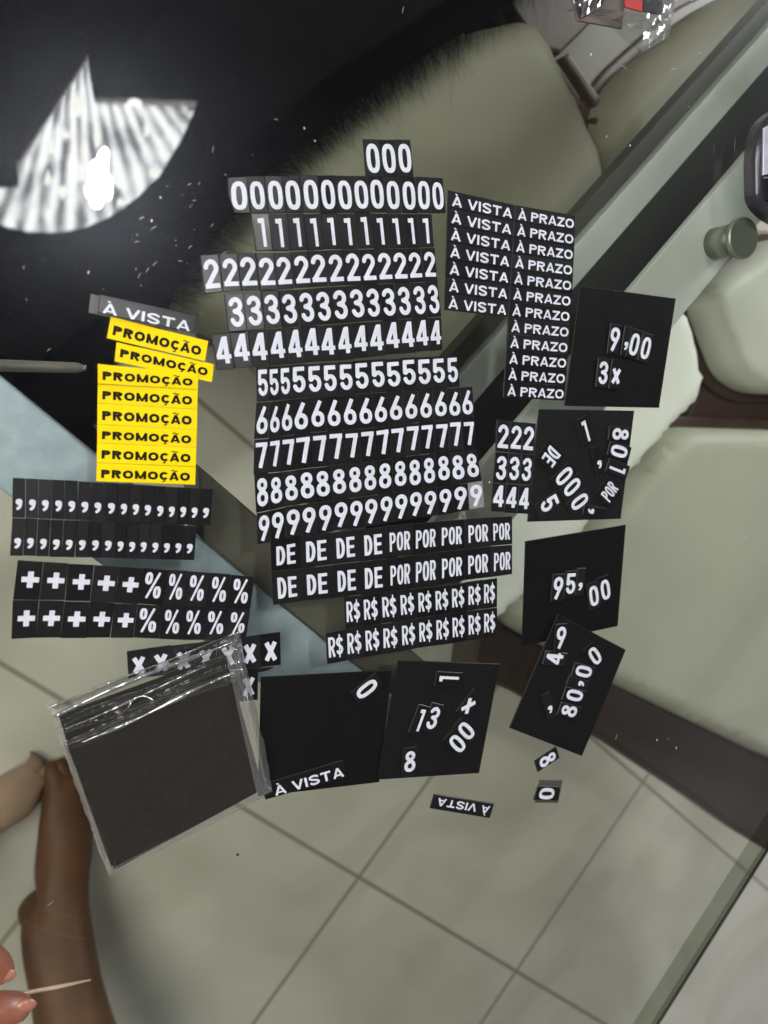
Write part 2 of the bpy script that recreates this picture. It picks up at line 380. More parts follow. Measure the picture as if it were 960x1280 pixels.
# floor: porcelain tiles with grout
FZ = -.73; FA = math.radians(48.1); FT = .47
m, nt, out = mat('floor_tiles')
b = N(nt, 'ShaderNodeBsdfPrincipled', in_Roughness=.28)
geo = N(nt, 'ShaderNodeNewGeometry')
o_ = at(645, 1214, FZ)
mp = N(nt, 'ShaderNodeVectorMath', operation='SUBTRACT'); mp.inputs[1].default_value = o_; L(nt, geo.outputs['Position'], mp.inputs[0])
ro = N(nt, 'ShaderNodeVectorRotate'); ro.rotation_type = 'Z_AXIS'; ro.inputs['Angle'].default_value = -FA; L(nt, mp.outputs[0], ro.inputs['Vector'])
sp = N(nt, 'ShaderNodeSeparateXYZ'); L(nt, ro.outputs[0], sp.inputs[0])
ds = []
for ax in (0, 1):
    d = N(nt, 'ShaderNodeMath', operation='DIVIDE'); d.inputs[1].default_value = FT; L(nt, sp.outputs[ax], d.inputs[0])
    p = N(nt, 'ShaderNodeMath', operation='PINGPONG'); p.inputs[1].default_value = .5; L(nt, d.outputs[0], p.inputs[0])
    ds.append(p)
mn = N(nt, 'ShaderNodeMath', operation='MINIMUM'); L(nt, ds[0].outputs[0], mn.inputs[0]); L(nt, ds[1].outputs[0], mn.inputs[1])
gr = ramp(nt, mn.outputs[0], [(.0065, (1, 1, 1)), (.0095, (0, 0, 0))])
n = N(nt, 'ShaderNodeTexNoise', in_Scale=2.6, in_Detail=9.0, in_Distortion=1.6); L(nt, geo.outputs['Position'], n.inputs['Vector'])
cr = ramp(nt, n.outputs['Fac'], [(.30, (.78, .765, .68)), (.50, (.70, .68, .595)), (.70, (.60, .58, .495))])
mx = N(nt, 'ShaderNodeMix'); mx.data_type = 'RGBA'; L(nt, gr.outputs[0], mx.inputs[0]); L(nt, cr.outputs[0], mx.inputs[6]); mx.inputs[7].default_value = (.36, .33, .27, 1)
L(nt, mx.outputs[2], b.inputs['Base Color']); L(nt, b.outputs[0], out.inputs[0]); M['floor'] = m

# lamp glass: ribbed diffuser, lit from within (uv: u across the ribs, v down the bowl)
m, nt, out = mat('lamp_diffuser')
em = N(nt, 'ShaderNodeEmission'); em.inputs[0].default_value = (.96, .98, 1, 1)
uv = N(nt, 'ShaderNodeUVMap'); uv.uv_map = 'UVMap'
sx = N(nt, 'ShaderNodeSeparateXYZ'); L(nt, uv.outputs[0], sx.inputs[0])
mpp = N(nt, 'ShaderNodeMapping'); mpp.inputs['Scale'].default_value = (17, 5, 1); L(nt, uv.outputs[0], mpp.inputs['Vector'])
nz = N(nt, 'ShaderNodeTexNoise', in_Scale=1.0, in_Detail=2.0, in_Distortion=.25); L(nt, mpp.outputs[0], nz.inputs['Vector'])
wv = N(nt, 'ShaderNodeMath', operation='MULTIPLY'); wv.inputs[1].default_value = 2*math.pi*19; L(nt, sx.outputs[0], wv.inputs[0])
sn = N(nt, 'ShaderNodeMath', operation='SINE'); L(nt, wv.outputs[0], sn.inputs[0])
ad = N(nt, 'ShaderNodeMath', operation='MULTIPLY_ADD'); ad.inputs[1].default_value = .145; L(nt, sn.outputs[0], ad.inputs[0]); L(nt, nz.outputs['Fac'], ad.inputs[2])
rm = ramp(nt, ad.outputs[0], [(.28, (.16, .16, .16)), (.42, (.45, .45, .45)), (.55, (.78, .78, .78)), (.72, (1, 1, 1))])
st = N(nt, 'ShaderNodeMath', operation='MULTIPLY'); st.inputs[1].default_value = 17.0; L(nt, rm.outputs[0], st.inputs[0])
L(nt, st.outputs[0], em.inputs[1]); L(nt, em.outputs[0], out.inputs[0]); M['lamp'] = m
def emis(name, col, s):
    m, nt, out = mat(name); e = N(nt, 'ShaderNodeEmission'); e.inputs[0].default_value = (*col, 1); e.inputs[1].default_value = s
    L(nt, e.outputs[0], out.inputs[0]); return m
M['lamprim'] = emis('lamp_rim_glass', (1, .95, .91), 3.0)
M['bulb'] = emis('lamp_bulb', (1, .98, .96), 390)
# ------------------------------------------------------------------ the setting
FLOORM = M['floor']
M['railwood'] = simple('rail_wood', (.040, .026, .021), (.062, .044, .037), .28, 9, .6)
fl = mesh_obj('floor', [(-4, -4, FZ), (4, -4, FZ), (4, 4, FZ), (-4, 4, FZ)], [(0, 1, 2, 3)], FLOORM)
tag(fl, 'beige square floor tiles with thin dark grout lines', 'floor', kind='structure')

def prism(name, pts, z0, z1, m, parent=None, loc=None, bevel=0.0, seg=3, smooth=False):
    """solid with the outline pts (xy, any winding) between heights z0 < z1, top edge rounded by bevel"""
    P = [Vector((p[0], p[1], 0)) for p in pts]
    A = sum(a.x*b.y-b.x*a.y for a, b in zip(P, P[1:]+P[:1]))
    if A < 0: P.reverse()
    n = len(P)
    def inset(d):
        out = []
        for i in range(n):
            a, b, c = P[i-1], P[i], P[(i+1) % n]
            u, v = (b-a).normalized(), (c-b).normalized()
            nu, nv = Vector((-u.y, u.x, 0)), Vector((-v.y, v.x, 0))
            k = (nu+nv); k = k/max(.35, k.length_squared/2)
            out.append(b+k*d)
        return out
    rings = [(0, z0)]
    if bevel:
        for i in range(seg+1):
            t = math.pi/2*i/seg
            rings.append((bevel*(1-math.cos(t)), z1-bevel*(1-math.sin(t))))
    else: rings.append((0, z1))
    V, F = [], []
    for d, z in rings: V += [(q.x, q.y, z) for q in inset(d)]
    R = len(rings)
    for k in range(R-1):
        for i in range(n):
            j = (i+1) % n; F.append((k*n+i, k*n+j, (k+1)*n+j, (k+1)*n+i))
    F.append(tuple(range((R-1)*n, R*n))); F.append(tuple(reversed(range(n))))
    c = loc if loc is not None else Vector((sum(p.x for p in P)/n, sum(p.y for p in P)/n, z0))
    return mesh_obj(name, V, F, m, parent, c, smooth)
def px(pts, z): return [at(a, b, z) for a, b in pts]
def round_poly(pts, r, k=6):
    out = []; n = len(pts)
    for i in range(n):
        a, b, c = Vector(pts[i-1]), Vector(pts[i]), Vector(pts[(i+1) % n])
        u = (a-b); v = (c-b); d = min(r, u.length*.45, v.length*.45)
        p, q = b+u.normalized()*d, b+v.normalized()*d
        for t in range(k+1):
            t /= k; out.append(p*(1-t)**2+b*2*t*(1-t)+q*t*t)
    return out
def box_between(name, a, b, wd, ht, m, parent=None, bev=.003):
    """bar from a to b, width wd, height ht; a and b lie on its top"""
    a, b = Vector(a), Vector(b); u = (b-a); u.z = 0; u.normalize(); s = Vector((-u.y, u.x, 0))*wd/2
    return prism(name, [a+s, a-s, b-s, b+s], a.z-ht, a.z, m, parent, bevel=bev)
def tube(name, path, rad, m, parent=None, seg=12, loc=None):
    V, F = [], []; path = [Vector(p) for p in path]
    rad = rad if isinstance(rad, (list, tuple)) else [rad]*len(path)
    for i, p in enumerate(path):
        t = (path[min(i+1, len(path)-1)]-path[max(i-1, 0)]).normalized()
        a = t.orthogonal().normalized(); b = t.cross(a)
        V += [p+(a*math.cos(2*math.pi*k/seg)+b*math.sin(2*math.pi*k/seg))*rad[i] for k in range(seg)]
    for i in range(len(path)-1):
        for k in range(seg):
            j = (k+1) % seg; F.append((i*seg+k, i*seg+j, (i+1)*seg+j, (i+1)*seg+k))
    F.append(tuple(reversed(range(seg)))); F.append(tuple(range((len(path)-1)*seg, len(path)*seg)))
    o = mesh_obj(name, V, F, m, parent, loc if loc is not None else path[0], True); fix_normals(o); return o

# ------------------------------------------------------------------ table: glass top on an aluminium frame
GT = .010
table = empty('glass_table', at(520, 700, 0), 'see-through glass dining table with a slanted rim and grey aluminium beams below', 'table')
ea, eb = at(960, 1065.6, -.003), at(825, 1280, -.003); ea.z = eb.z = 0
ed = (ea-eb).normalized(); en = Vector((-ed.y, ed.x, 0))
if en.dot(at(480, 640)-ea) < 0: en = -en
e0, e1_ = ea+ed*.55, eb-ed*.75
depth = 1.15
BW = .037
V = [e0, e1_, e1_+en*depth, e0+en*depth]
inn = [e0-ed*BW+en*BW, e1_+ed*BW+en*BW, e1_+ed*BW+en*(depth-BW), e0-ed*BW+en*(depth-BW)]
zb = -.003
verts = [Vector((p.x, p.y, 0)) for p in inn]+[Vector((p.x, p.y, zb)) for p in V]+[Vector((p.x, p.y, -GT)) for p in V]
faces = [(0, 1, 2, 3)]+[(i, (i+1) % 4, 4+(i+1) % 4, 4+i) for i in range(4)]+[(4+i, 4+(i+1) % 4, 8+(i+1) % 4, 8+i) for i in range(4)]+[(11, 10, 9, 8)]
gt = mesh_obj('glass_top', verts, faces, [M['glass'], M['glassbevel'], M['glassedge'], M['glassbottom']], table, at(520, 700, 0), mids=[0]+[1]*4+[2]*4+[3])
fix_normals(gt)
# polished arris along the lower edge
tube('edge_arris', [Vector((e0.x, e0.y, zb-.002)), Vector((e1_.x, e1_.y, zb-.002))], .0011, M['edgeline'], table, 8)

# beam under the left half (top face seen square on)
ZA = -.035
a0, a1 = at(0, 470, ZA), at(405, 800, ZA); au = (a1-a0).normalized(); an = Vector((-au.y, au.x, 0))
if an.dot(at(0, 612, ZA)-a0) < 0: an = -an
wA = abs((at(0, 612, ZA)-a0).dot(an))
q0, q1 = a0-au*.45, at(512, 886, ZA)
q1 = a0+au*((q1-a0).dot(au))
prism('beam', [q0, q1, q1+an*wA, q0+an*wA], ZA-.04, ZA, M['steel'], table, bevel=.0025)
# darker lower rail running along its far side
f0, f1 = q0-an*.0006, q1-an*.0006
prism('lower_rail', [f0+au*.60, f1, f1-an*.034, f0+au*.565-an*.034], ZA-.060, ZA-.0012, M['bandgrey'], table, bevel=.002)
# beam under the right half
ZB = -.040
b0, b1 = at(960, 160, ZB), at(787, 363, ZB)
bu = (b1-b0).normalized(); bn = Vector((-bu.y, bu.x, 0))
if bn.dot(at(843, 407, ZB)-b0) < 0: bn = -bn
wB = abs((at(843, 407, ZB)-b0).dot(bn))
s0, s1 = b0-bu*.5, b0+bu*abs((at(560, 765, ZB)-b0).dot(bu))
prism('beam', [s0, s1, s1+bn*wB, s0+bn*wB], ZB-.006, ZB, M['steel2'], table, bevel=.0015)
# channel wall below it, its shade painted near black, then the light lower flange and the shadow beside it as a dark strip
zc = -.05
while (at(865, 190, zc)-b0).dot(bn) < .004 and zc > -.2: zc -= .002
c0, c1 = at(960, 80, zc), at(770, 300, zc); d0, d1 = at(960, 30, zc), at(727, 303, zc)
cu = bu
def off(p): return (p-b0).dot(bn)
oc, od = (off(c0)+off(c1))/2, (off(d0)+off(d1))/2
g0, g1 = s0.copy(), s1.copy()
def band(name, o1, o2, z0, z1, m, k0=0.0, k1=0.0):
    return prism(name, [g0+bn*o1+bu*k0, g1+bn*o1+bu*k1, g1+bn*o2+bu*k1, g0+bn*o2+bu*k0], z0, z1, m, table, bevel=.0012)
band('channel_wall', .004, wB-.006, zc+.0005, ZB-.007, M['shade_and_card'])
band('flange', od, .012, zc-.012, zc, M['steel2'])
band('flange_shadow', od-.016, od-.0006, zc-.030, zc-.010, M['shadow_lip'])
# corner bracket where the beams meet
prism('bracket', px([(566, 632), (606, 590), (612, 640), (560, 660)], -.045), -.075, -.047, M['steelmid'], table, bevel=.002)
# standoff: satin stub with a flat cap glued under the glass
ct, cb = at(930, 297, -GT-.001), at(930, 297, -GT-.001)
base = Vector((ct.x, ct.y, ZB))
so = tube('standoff', [Vector((ct.x, ct.y, ZB)), Vector((ct.x, ct.y, -GT-.0062))], .0125, M['standoff'], table, 32)
pr = [(.0, -.0058), (.0148, -.0058), (.0160, -.0046), (.0160, -.0015), (.0150, -.0007), (0, -.0005)]
V, F = [], []; S = 40
for r0, zz in pr[1:-1]:
    V += [(ct.x+r0*math.cos(2*math.pi*k/S), ct.y+r0*math.sin(2*math.pi*k/S), zz-GT) for k in range(S)]
for i in range(3):
    for k in range(S): F.append((i*S+k, i*S+(k+1) % S, (i+1)*S+(k+1) % S, (i+1)*S+k))
F.append(tuple(reversed(range(S)))); F.append(tuple(range(3*S, 4*S)))
mesh_obj('standoff_cap', V, F, [M['standoff'], M['standcap']], table, ct, mids=[0]*(3*S)+[0, 1])

from mathutils.geometry import delaunay_2d_cdt
from mathutils import noise as mnoise
def inside(x, y, P):
    c = False
    for (x1, y1), (x2, y2) in zip(P, P[1:]+P[:1]):
        if (y1 > y) != (y2 > y) and x < (x2-x1)*(y-y1)/(y2-y1)+x1: c = not c
    return c
def cushion_mesh(name, P, z0, z1, m, parent, bev, crown=.006):
    # upholstered pad: rounded rim, slightly domed and puckered top
    B = []
    for a, b in zip(P, P[1:]+P[:1]):
        k = max(1, int((b-a).length/.012)); B += [(a.x+(b.x-a.x)*i/k, a.y+(b.y-a.y)*i/k) for i in range(k)]
    BA = np.array(B); pts = [Vector(q) for q in B]; nb_ = len(B)
    lo, hi = BA.min(0), BA.max(0)
    rng = random.Random(4)
    for x in np.arange(lo[0], hi[0], .011):
        for y in np.arange(lo[1], hi[1], .011):
            q = (x+rng.uniform(-.002, .002), y+rng.uniform(-.002, .002))
            if inside(*q, B) and np.hypot(*(BA-q).T).min() > .005: pts.append(Vector(q))
    vo, _, fo, *_ = delaunay_2d_cdt(pts, [(i, (i+1) % nb_) for i in range(nb_)], [], 1, 1e-6)
    V = []
    for v in vo:
        d = float(np.hypot(*(BA-(v.x, v.y)).T).min()); t = min(1, d/bev)
        z = z1-bev*(1-math.sqrt(max(0, 1-(1-t)**2)))+crown*(1-math.exp(-d/.09))-crown
        z += (.0016*mnoise.noise(Vector((v.x*9, v.y*9, 1)))+.0007*mnoise.noise(Vector((v.x*31, v.y*31, 5))))*t
        V.append((v.x, v.y, z))
    n = len(V); V += [(x, y, z0) for x, y in B]
    F = [tuple(f) for f in fo]+[((i+1) % nb_, i, n+i, n+(i+1) % nb_) for i in range(nb_)]
    o = mesh_obj(name, V, F, m, parent, Vector((sum(b[0] for b in B)/nb_, sum(b[1] for b in B)/nb_, z0)), True); fix_normals(o)
    return o
# ------------------------------------------------------------------ things under the glass
ZS = -.30
def chair(outline, label, cushion=M['cream'], r=.03, dz=0.0, grow=.016, legs=True):
    zs = ZS+dz
    P = round_poly(px(outline, zs), r)
    cx = sum(p.x for p in P)/len(P); cy = sum(p.y for p in P)/len(P)
    root = empty('dining_chair', Vector((cx, cy, FZ)), label, 'chair', 'cream dining chairs under the glass table')
    cushion_mesh('seat', P, zs-.055, zs, cushion, root, .045 if cushion is M['cream_shaded'] else .022)
    C0 = Vector((cx, cy, 0))
    fr = [Vector((p.x, p.y, 0))+(Vector((p.x, p.y, 0))-C0).normalized()*grow for p in P]
    prism('seat_frame', fr, zs-.11, zs-.058, M['wood'], root, bevel=.004)
    if legs:
        Q = px(outline, zs)
        for i in range(0, len(Q), max(1, len(Q)//4)):
            q = Q[i]*.72+Vector((cx, cy, 0))*.28
            prism('leg', [(q.x-.018, q.y-.018), (q.x+.018, q.y-.018), (q.x+.018, q.y+.018), (q.x-.018, q.y+.018)], FZ, zs-.111, M['wood'], root, bevel=.003)
            if i//max(1, len(Q)//4) >= 3: break
    return root
chair([(866, 536), (1010, 540), (1150, 620), (1180, 1030), (962, 950), (775, 860), (640, 786), (705, 735), (782, 632)], 'cream chair seat at right, with a dark wooden front rail below it', M['cream'])
chair([(615, 560), (760, 400), (866, 372), (884, 430), (890, 498), (862, 524), (778, 618), (692, 728), (610, 800), (520, 790)], 'cream chair seat under the beam, between the black price plates', M['cream_lit'], dz=-.012)
chair([(892, 366), (990, 290), (1200, 330), (1160, 500), (962, 492), (930, 470)], 'cream chair seat just below the round steel standoff', M['cream_half_lit'], dz=-.005)
chair([(690, 2), (786, 216), (590, 520), (430, 610), (310, 430), (205, 392), (330, 226), (430, 128), (600, 20)], 'greyish cream chair seat behind the rows of number tiles', M['cream_shaded'], .05, -.02, -.03)
chair([(768, 128), (800, 78), (905, -10), (1020, -60), (1060, 120), (900, 225), (790, 225)], 'greyish cream chair seat by the top right corner of the photo', M['cream_shaded'], .04, -.02)

# stretcher pieces added as shade over the floor in the gap between the two greyish seats
gap_root = [o for o in bpy.data.objects if o.get('label', '').startswith('greyish cream chair seat behind')][0]
M['shadeboard'] = simple('shade_board_olive', (.105, .095, .068), (.085, .076, .055), .5, 7)  # tone of shaded floor put into the board colour
prism('shade_and_gap_board', px([(600, -120), (900, -120), (860, 20), (812, 90), (778, 130), (800, 215), (770, 250), (690, 110), (640, 20)], -.385), -.41, -.385, M['shadeboard'], gap_root, bevel=.004)
prism('shade_and_gap_board', px([(630, -60), (722, -40), (742, 26), (702, 66), (676, 60), (640, 10)], -.36), -.38, -.36, M['wood'], gap_root, bevel=.004)
prism('shade_and_gap_board', px([(704, 70), (712, 66), (770, 150), (762, 158)], -.365), -.38, -.365, M['wood'], gap_root, bevel=.003)
prism('shade_and_gap_board', px([(742, 146), (772, 142), (800, 214), (786, 232)], -.36), -.38, -.36, M['wood'], gap_root, bevel=.004)
M['redwood'] = simple('red_brown_wood', (.085, .045, .038), (.06, .032, .027), .4, 9)
prism('shade_and_gap_board', px([(850, 350), (900, 350), (935, 460), (1100, 470), (1100, 560), (850, 545), (870, 500), (866, 430)], -.375), -.40, -.375, M['redwood'], [o for o in bpy.data.objects if o.get('label', '').startswith('cream chair seat just below')][0], bevel=.004)
# wide dark front rail of the chair at the right, catching light at its end
rail_root = [o for o in bpy.data.objects if o.get('label', '').startswith('cream chair seat at right')][0]
prism('front_rail', px([(600, 765), (690, 806), (780, 853), (962, 946), (1060, 990), (1010, 1095), (925, 1044), (860, 998), (760, 932), (640, 866), (590, 846)], -.345), -.40, -.345, M['railwood'], rail_root, bevel=.012)
# black rug
random.seed(3)
rp = px([(-260, -300), (760, -160), (690, -20), (600, 90), (470, 215), (340, 350), (215, 400), (150, 450), (128, 480), (112, 590), (0, 540), (-300, 380)], FZ+.012)
rr = []
for a, b in zip(rp, rp[1:]+rp[:1]):
    k = max(2, int((b-a).length/.012))
    for i in range(k):
        p = a.lerp(b, i/k); rr.append(p+Vector((random.uniform(-.012, .012), random.uniform(-.012, .012), 0)))
rug = prism('rug', rr, FZ+.0005, FZ+.014, M['rug'])
tag(rug, 'black shaggy rug on the floor, dark under the upper left of the glass', 'rug')

# black shaggy throw added as shade over the far edge of the greyish seat, its pile thinning out
rng = random.Random(9)
edge = px([(712, -70), (622, -18), (519, 46), (420, 112), (325, 190), (236, 284), (178, 378)], -.318)
tw = empty('fade_pile', edge[3], 'black shaggy throw added as shade over the far edge of the greyish seat', 'fade')
C3 = at(520, 260, -.318)
back = [e+(e-C3).normalized()*.16-Vector((0, 0, .05)) for e in edge]
inner = [e+(C3-e).normalized()*.006+Vector((0, 0, .004)) for e in edge]
V = []; F = []
for k in range(len(edge)): V += [back[k]-Vector((0, 0, .012)), back[k], edge[k]+Vector((0, 0, .006)), inner[k], inner[k]-Vector((0, 0, .012)), edge[k]-Vector((0, 0, .03))]
for k in range(len(edge)-1):
    for c in range(6): F.append((k*6+c, k*6+(c+1) % 6, (k+1)*6+(c+1) % 6, (k+1)*6+c))
F += [tuple(range(6)), tuple(range(6*len(edge)-6, 6*len(edge)))[::-1]]
tb_ = mesh_obj('added_cloth', V, F, M['rug'], tw, tw.location.copy()); fix_normals(tb_)
V = []; F = []
for _ in range(42000):
    k = rng.randrange(len(edge)-1); f = rng.random(); e = edge[k].lerp(edge[k+1], f)
    n_ = (C3-e); n_.z = 0; n_.normalize(); n_.rotate(Matrix.Rotation(rng.gauss(0, .55), 3, 'Z'))
    ln = abs(rng.gauss(0, .024))+.004; s_ = Vector((-n_.y, n_.x, 0))*rng.uniform(.00012, .00024)
    b0_ = e-n_*rng.uniform(0, .015)+Vector((0, 0, .006+rng.uniform(0, .004)))
    mid = b0_+n_*ln*.55+Vector((0, 0, .008)); tip = b0_+n_*ln+Vector((rng.uniform(-.004, .004), rng.uniform(-.004, .004), .003))
    q = len(V); V += [b0_+s_, b0_-s_, mid-s_*.8, mid+s_*.8, tip]; F += [(q, q+1, q+2, q+3), (q+3, q+2, q+4)]
mesh_obj('added_pile', V, F, M['rug'], tw, tw.location.copy())['kind'] = 'stuff'
# pale rod
p0, p1 = at(-60, 455, -.12), at(108, 460, -.12)
rod = tube('rod', [p0, p0.lerp(p1, .5), p0.lerp(p1, .93), p1], [.0040, .0040, .0036, .0015], M['rod'])
tag(rod, 'thin pale rod under the glass at the left edge, above the grey beam', 'rod')

# ------------------------------------------------------------------ person: bare leg under the table, fingertips over its edge
person = empty('person', at(60, 1250, FZ), 'barefoot person at the lower left, fingertips holding a thin stick', 'person')
def skin(name, chains, m, parent, sub=2):
    """continuous skinned body from chains of (point, radius); the first point of the first chain is the root"""
    me = bpy.data.meshes.new(name); V, Ed, R = [], [], []; idx = {}
    for ch in chains:
        prev = None
        for p, r0 in ch:
            key = tuple(round(c, 5) for c in p)
            if key not in idx: idx[key] = len(V); V.append(Vector(p)); R.append(r0)
            if prev is not None: Ed.append((prev, idx[key]))
            prev = idx[key]
    me.from_pydata([v-parent.location for v in V], Ed, [])
    o = bpy.data.objects.new(name, me); COL.objects.link(o); o.parent = parent
    sk = o.modifiers.new('skin', 'SKIN'); sk.use_smooth_shade = True
    for i, r0 in enumerate(R):
        me.skin_vertices[0].data[i].radius = (r0, r0)
    me.skin_vertices[0].data[0].use_root = True
    s = o.modifiers.new('sub', 'SUBSURF'); s.levels = s.render_levels = sub
    me.materials.append(m); return o
def A3(x, y, z): return tuple(at(x, y, z))
zf = FZ
heel, ank = A3(40, 1112, zf+.04), A3(76, 1170, zf+.085)
chs = [[(A3(130, 1450, zf+.24), .074), (A3(104, 1340, zf+.18), .063), (A3(86, 1250, zf+.13), .049), (ank, .040), (A3(74, 1110, zf+.055), .042), (A3(84, 1060, zf+.045), .044), (A3(92, 1010, zf+.030), .040)],
       [(ank, .040), (heel, .034)]]
for k, (tx, ty, rr_) in enumerate([(58, 952, .0145), (74, 946, .0115), (87, 951, .0105), (99, 960, .0098), (110, 974, .009)]):
    chs.append([(A3(92, 1010, zf+.030), .040), (A3((92+tx*2.2)/3.2, (1010+ty*2.2)/3.2, zf+.020), rr_*1.15), (A3(tx, ty, zf+.014), rr_)])
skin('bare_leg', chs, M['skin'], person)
heel2 = A3(-62, 1082, zf+.035)
chs = [[(A3(-260, 1230, zf+.33), .055), (A3(-170, 1150, zf+.18), .042), (A3(-95, 1085, zf+.085), .034), (A3(-50, 1042, zf+.05), .035), (A3(-8, 1008, zf+.036), .037), (A3(22, 988, zf+.028), .036)],
       [(A3(-95, 1085, zf+.085), .034), (heel2, .029)]]
for tx, ty, rr_ in [(48, 946, .0135), (60, 958, .011), (66, 971, .010), (67, 984, .0095), (62, 997, .009)]:
    chs.append([(A3(22, 988, zf+.028), .036), (A3((22+tx*2)/3, (988+ty*2)/3, zf+.019), rr_*1.15), (A3(tx, ty, zf+.013), rr_)])
M['skin3'] = simple('skin_lit', (.40, .275, .19), (.33, .22, .15), .5, 20, .4, sss=.15)  # same skin as the other leg, lit tone put into the colour
skin('bare_leg', chs, M['skin3'], person)
# hand: palm off frame at the lower left, fingers reaching in
hz = .030
palm = A3(-120, 1330, hz+.015)
fin = [
    [(-95, 1235, .022, .0115), (-45, 1185, .036, .0105), (-8, 1200, .034, .0088), (6, 1222, .030, .0070)],      # index
    [(-85, 1290, .020, .0115), (-25, 1265, .034, .0105), (18, 1258, .034, .0090), (34, 1262, .030, .0076)],     # middle
    [(-90, 1340, .018, .011), (-30, 1320, .030, .010), (14, 1318, .028, .0085), (30, 1322, .024, .0072)],       # ring
    [(-110, 1390, .016, .010), (-60, 1380, .026, .009), (-22, 1380, .024, .0075), (-8, 1384, .020, .0062)],     # little
    [(-150, 1240, .020, .0125), (-110, 1165, .030, .0110), (-66, 1135, .030, .0095), (-50, 1132, .028, .0075)]] # thumb
chs = [[(A3(-330, 1480, hz+.03), .033), (A3(-230, 1410, hz+.02), .027), (palm, .030)]]
for f in fin: chs.append([(palm, .030)]+[(A3(x, y, z), r0) for x, y, z, r0 in f])
skin('hand', chs, M['skin2'], person)
for (x, y, z, rx) in [(7, 1221, .0372, .0046), (31, 1259, .0382, .0052)]:
    V, F = [], []
    c = Vector(A3(x, y, z))
    for i in range(5):
        t = i/4*math.pi/2
        V += [c+Vector((rx*math.sin(t)*math.cos(2*math.pi*k/14)*1.15, rx*math.sin(t)*math.sin(2*math.pi*k/14)*.8, .0018*math.cos(t)-.0005)) for k in range(14)]
    for i in range(4):
        for k in range(14): F.append((i*14+k, i*14+(k+1) % 14, (i+1)*14+(k+1) % 14, (i+1)*14+k))
    mesh_obj('nail', V, F, M['nail'], bpy.data.objects['hand'], c, True).location = c-person.location
st_ = tube('toothpick', [A3(28, 1242, .030), A3(70, 1234, .024), A3(113, 1225, .018)], [.0011, .0011, .0006], M['stick'])
tag(st_, 'thin pale wooden stick held between the fingertips', 'stick')

M['lampspot'] = emis('lamp_glint', (1, .99, .97), 24)
M['lampsoft'] = emis('lamp_soft_glint', (1, .99, .95), 15)
# ------------------------------------------------------------------ ceiling lamp, seen only as a reflection in the glass
def up(x, y, dz=0.0):
    p = at(x, y, -(LAMP_H+dz)); p.z = LAMP_H+dz; return p
lampc = up(120, 215)
lamp = empty('ceiling_lamp', lampc, 'lit ribbed glass bowl lamp, mirrored in the table top at upper left', 'lamp')
out_l = [(22, 212), (60, 150), (109, 76), (119, 128), (243, 133), (240, 146), (228, 172), (206, 208), (176, 240), (142, 264), (108, 279), (72, 285), (36, 284), (0, 276), (-30, 258), (-44, 240), (4, 234), (24, 232)]
dense = []
for a, b in zip(out_l, out_l[1:]+out_l[:1]):
    k = max(1, int(math.hypot(b[0]-a[0], b[1]-a[1])/6))
    dense += [(a[0]+(b[0]-a[0])*i/k, a[1]+(b[1]-a[1])*i/k) for i in range(k)]
pts2 = [Vector(p) for p in dense]; nb = len(pts2)
for x in range(-44, 250, 7):
    for y in range(70, 290, 7):
        if inside(x, y, out_l) and min(math.hypot(x-a, y-b) for a, b in dense) > 3.5: pts2.append(Vector((x, y)))
vo, _, fo, *_ = delaunay_2d_cdt(pts2, [(i, (i+1) % nb) for i in range(nb)], [], 1, 1e-4)
def bowl(x, y):
    r = ((x-95)/150)**2+((y-150)/140)**2
    return -.11*max(0, 1-r)+.004*math.sin(x*.33)
V = [up(v.x, v.y, bowl(v.x, v.y)) for v in vo]
nv = len(V); F = [tuple(f) for f in fo]
lb = mesh_obj('bowl', V+[v+Vector((0, 0, .05)) for v in V], F+[tuple(i+nv for i in reversed(f)) for f in F]+[(i, (i+1) % nb, (i+1) % nb+nv, i+nv) for i in range(nb)], M['lamp'], lamp, lampc, True)
uvl = lb.data.uv_layers.new(name='UVMap')
UV = []
for v in list(vo)*2:
    dx, dy = v.x-95, v.y-20
    UV.append((math.atan2(dx, dy+40)/1.6+.5, (v.y-60)/230))
for lp in lb.data.loops: uvl.data[lp.index].uv = UV[lp.vertex_index]
def strip(name, poly, dz, th, m):
    P = [up(x, y, dz) for x, y in poly]; n_ = len(P)
    V = P+[p+Vector((0, 0, th)) for p in P]
    o = mesh_obj(name, V, [tuple(range(n_)), tuple(reversed(range(n_, 2*n_)))]+[(i, (i+1) % n_, (i+1) % n_+n_, i+n_) for i in range(n_)], m, lamp, lampc); return o
strip('rim', [(20, 206), (110, 69), (114, 96), (104, 98), (50, 178), (28, 214)], -.012, .010, M['lamprim'])
strip('rim', [(118, 122), (245, 125), (247, 128), (243, 138), (121, 140)], -.012, .010, M['lamprim'])
def disc(name, x, y, rx, ry, dz, m):
    strip(name, [(x+rx*math.cos(2*math.pi*k/24), y+ry*math.sin(2*math.pi*k/24)) for k in range(24)], dz, .006, m)
disc('bulb', 168, 130, 10, 8, -.03, M['lampspot'])
random.seed(5)
def blob(name, x, y, rx, ry, dz, m, j=.14):
    ph = random.uniform(0, 6)
    strip(name, [(x+rx*(1+j*math.sin(3*t+ph)+j*.6*math.sin(5*t+2*ph))*math.cos(t), y+ry*(1+j*math.sin(3*t+ph)+j*.6*math.sin(5*t+2*ph))*math.sin(t)) for t in [2*math.pi*k/36 for k in range(36)]], dz, .006, m)
for x, y, rx, ry in [(124, 214, 11, 17), (117, 236, 9, 11), (133, 233, 8, 13), (122, 250, 6, 8), (130, 196, 6, 11)]:
    blob('bulb', x, y, rx, ry, -.135-.001*(y % 5), M['bulb'], .10)
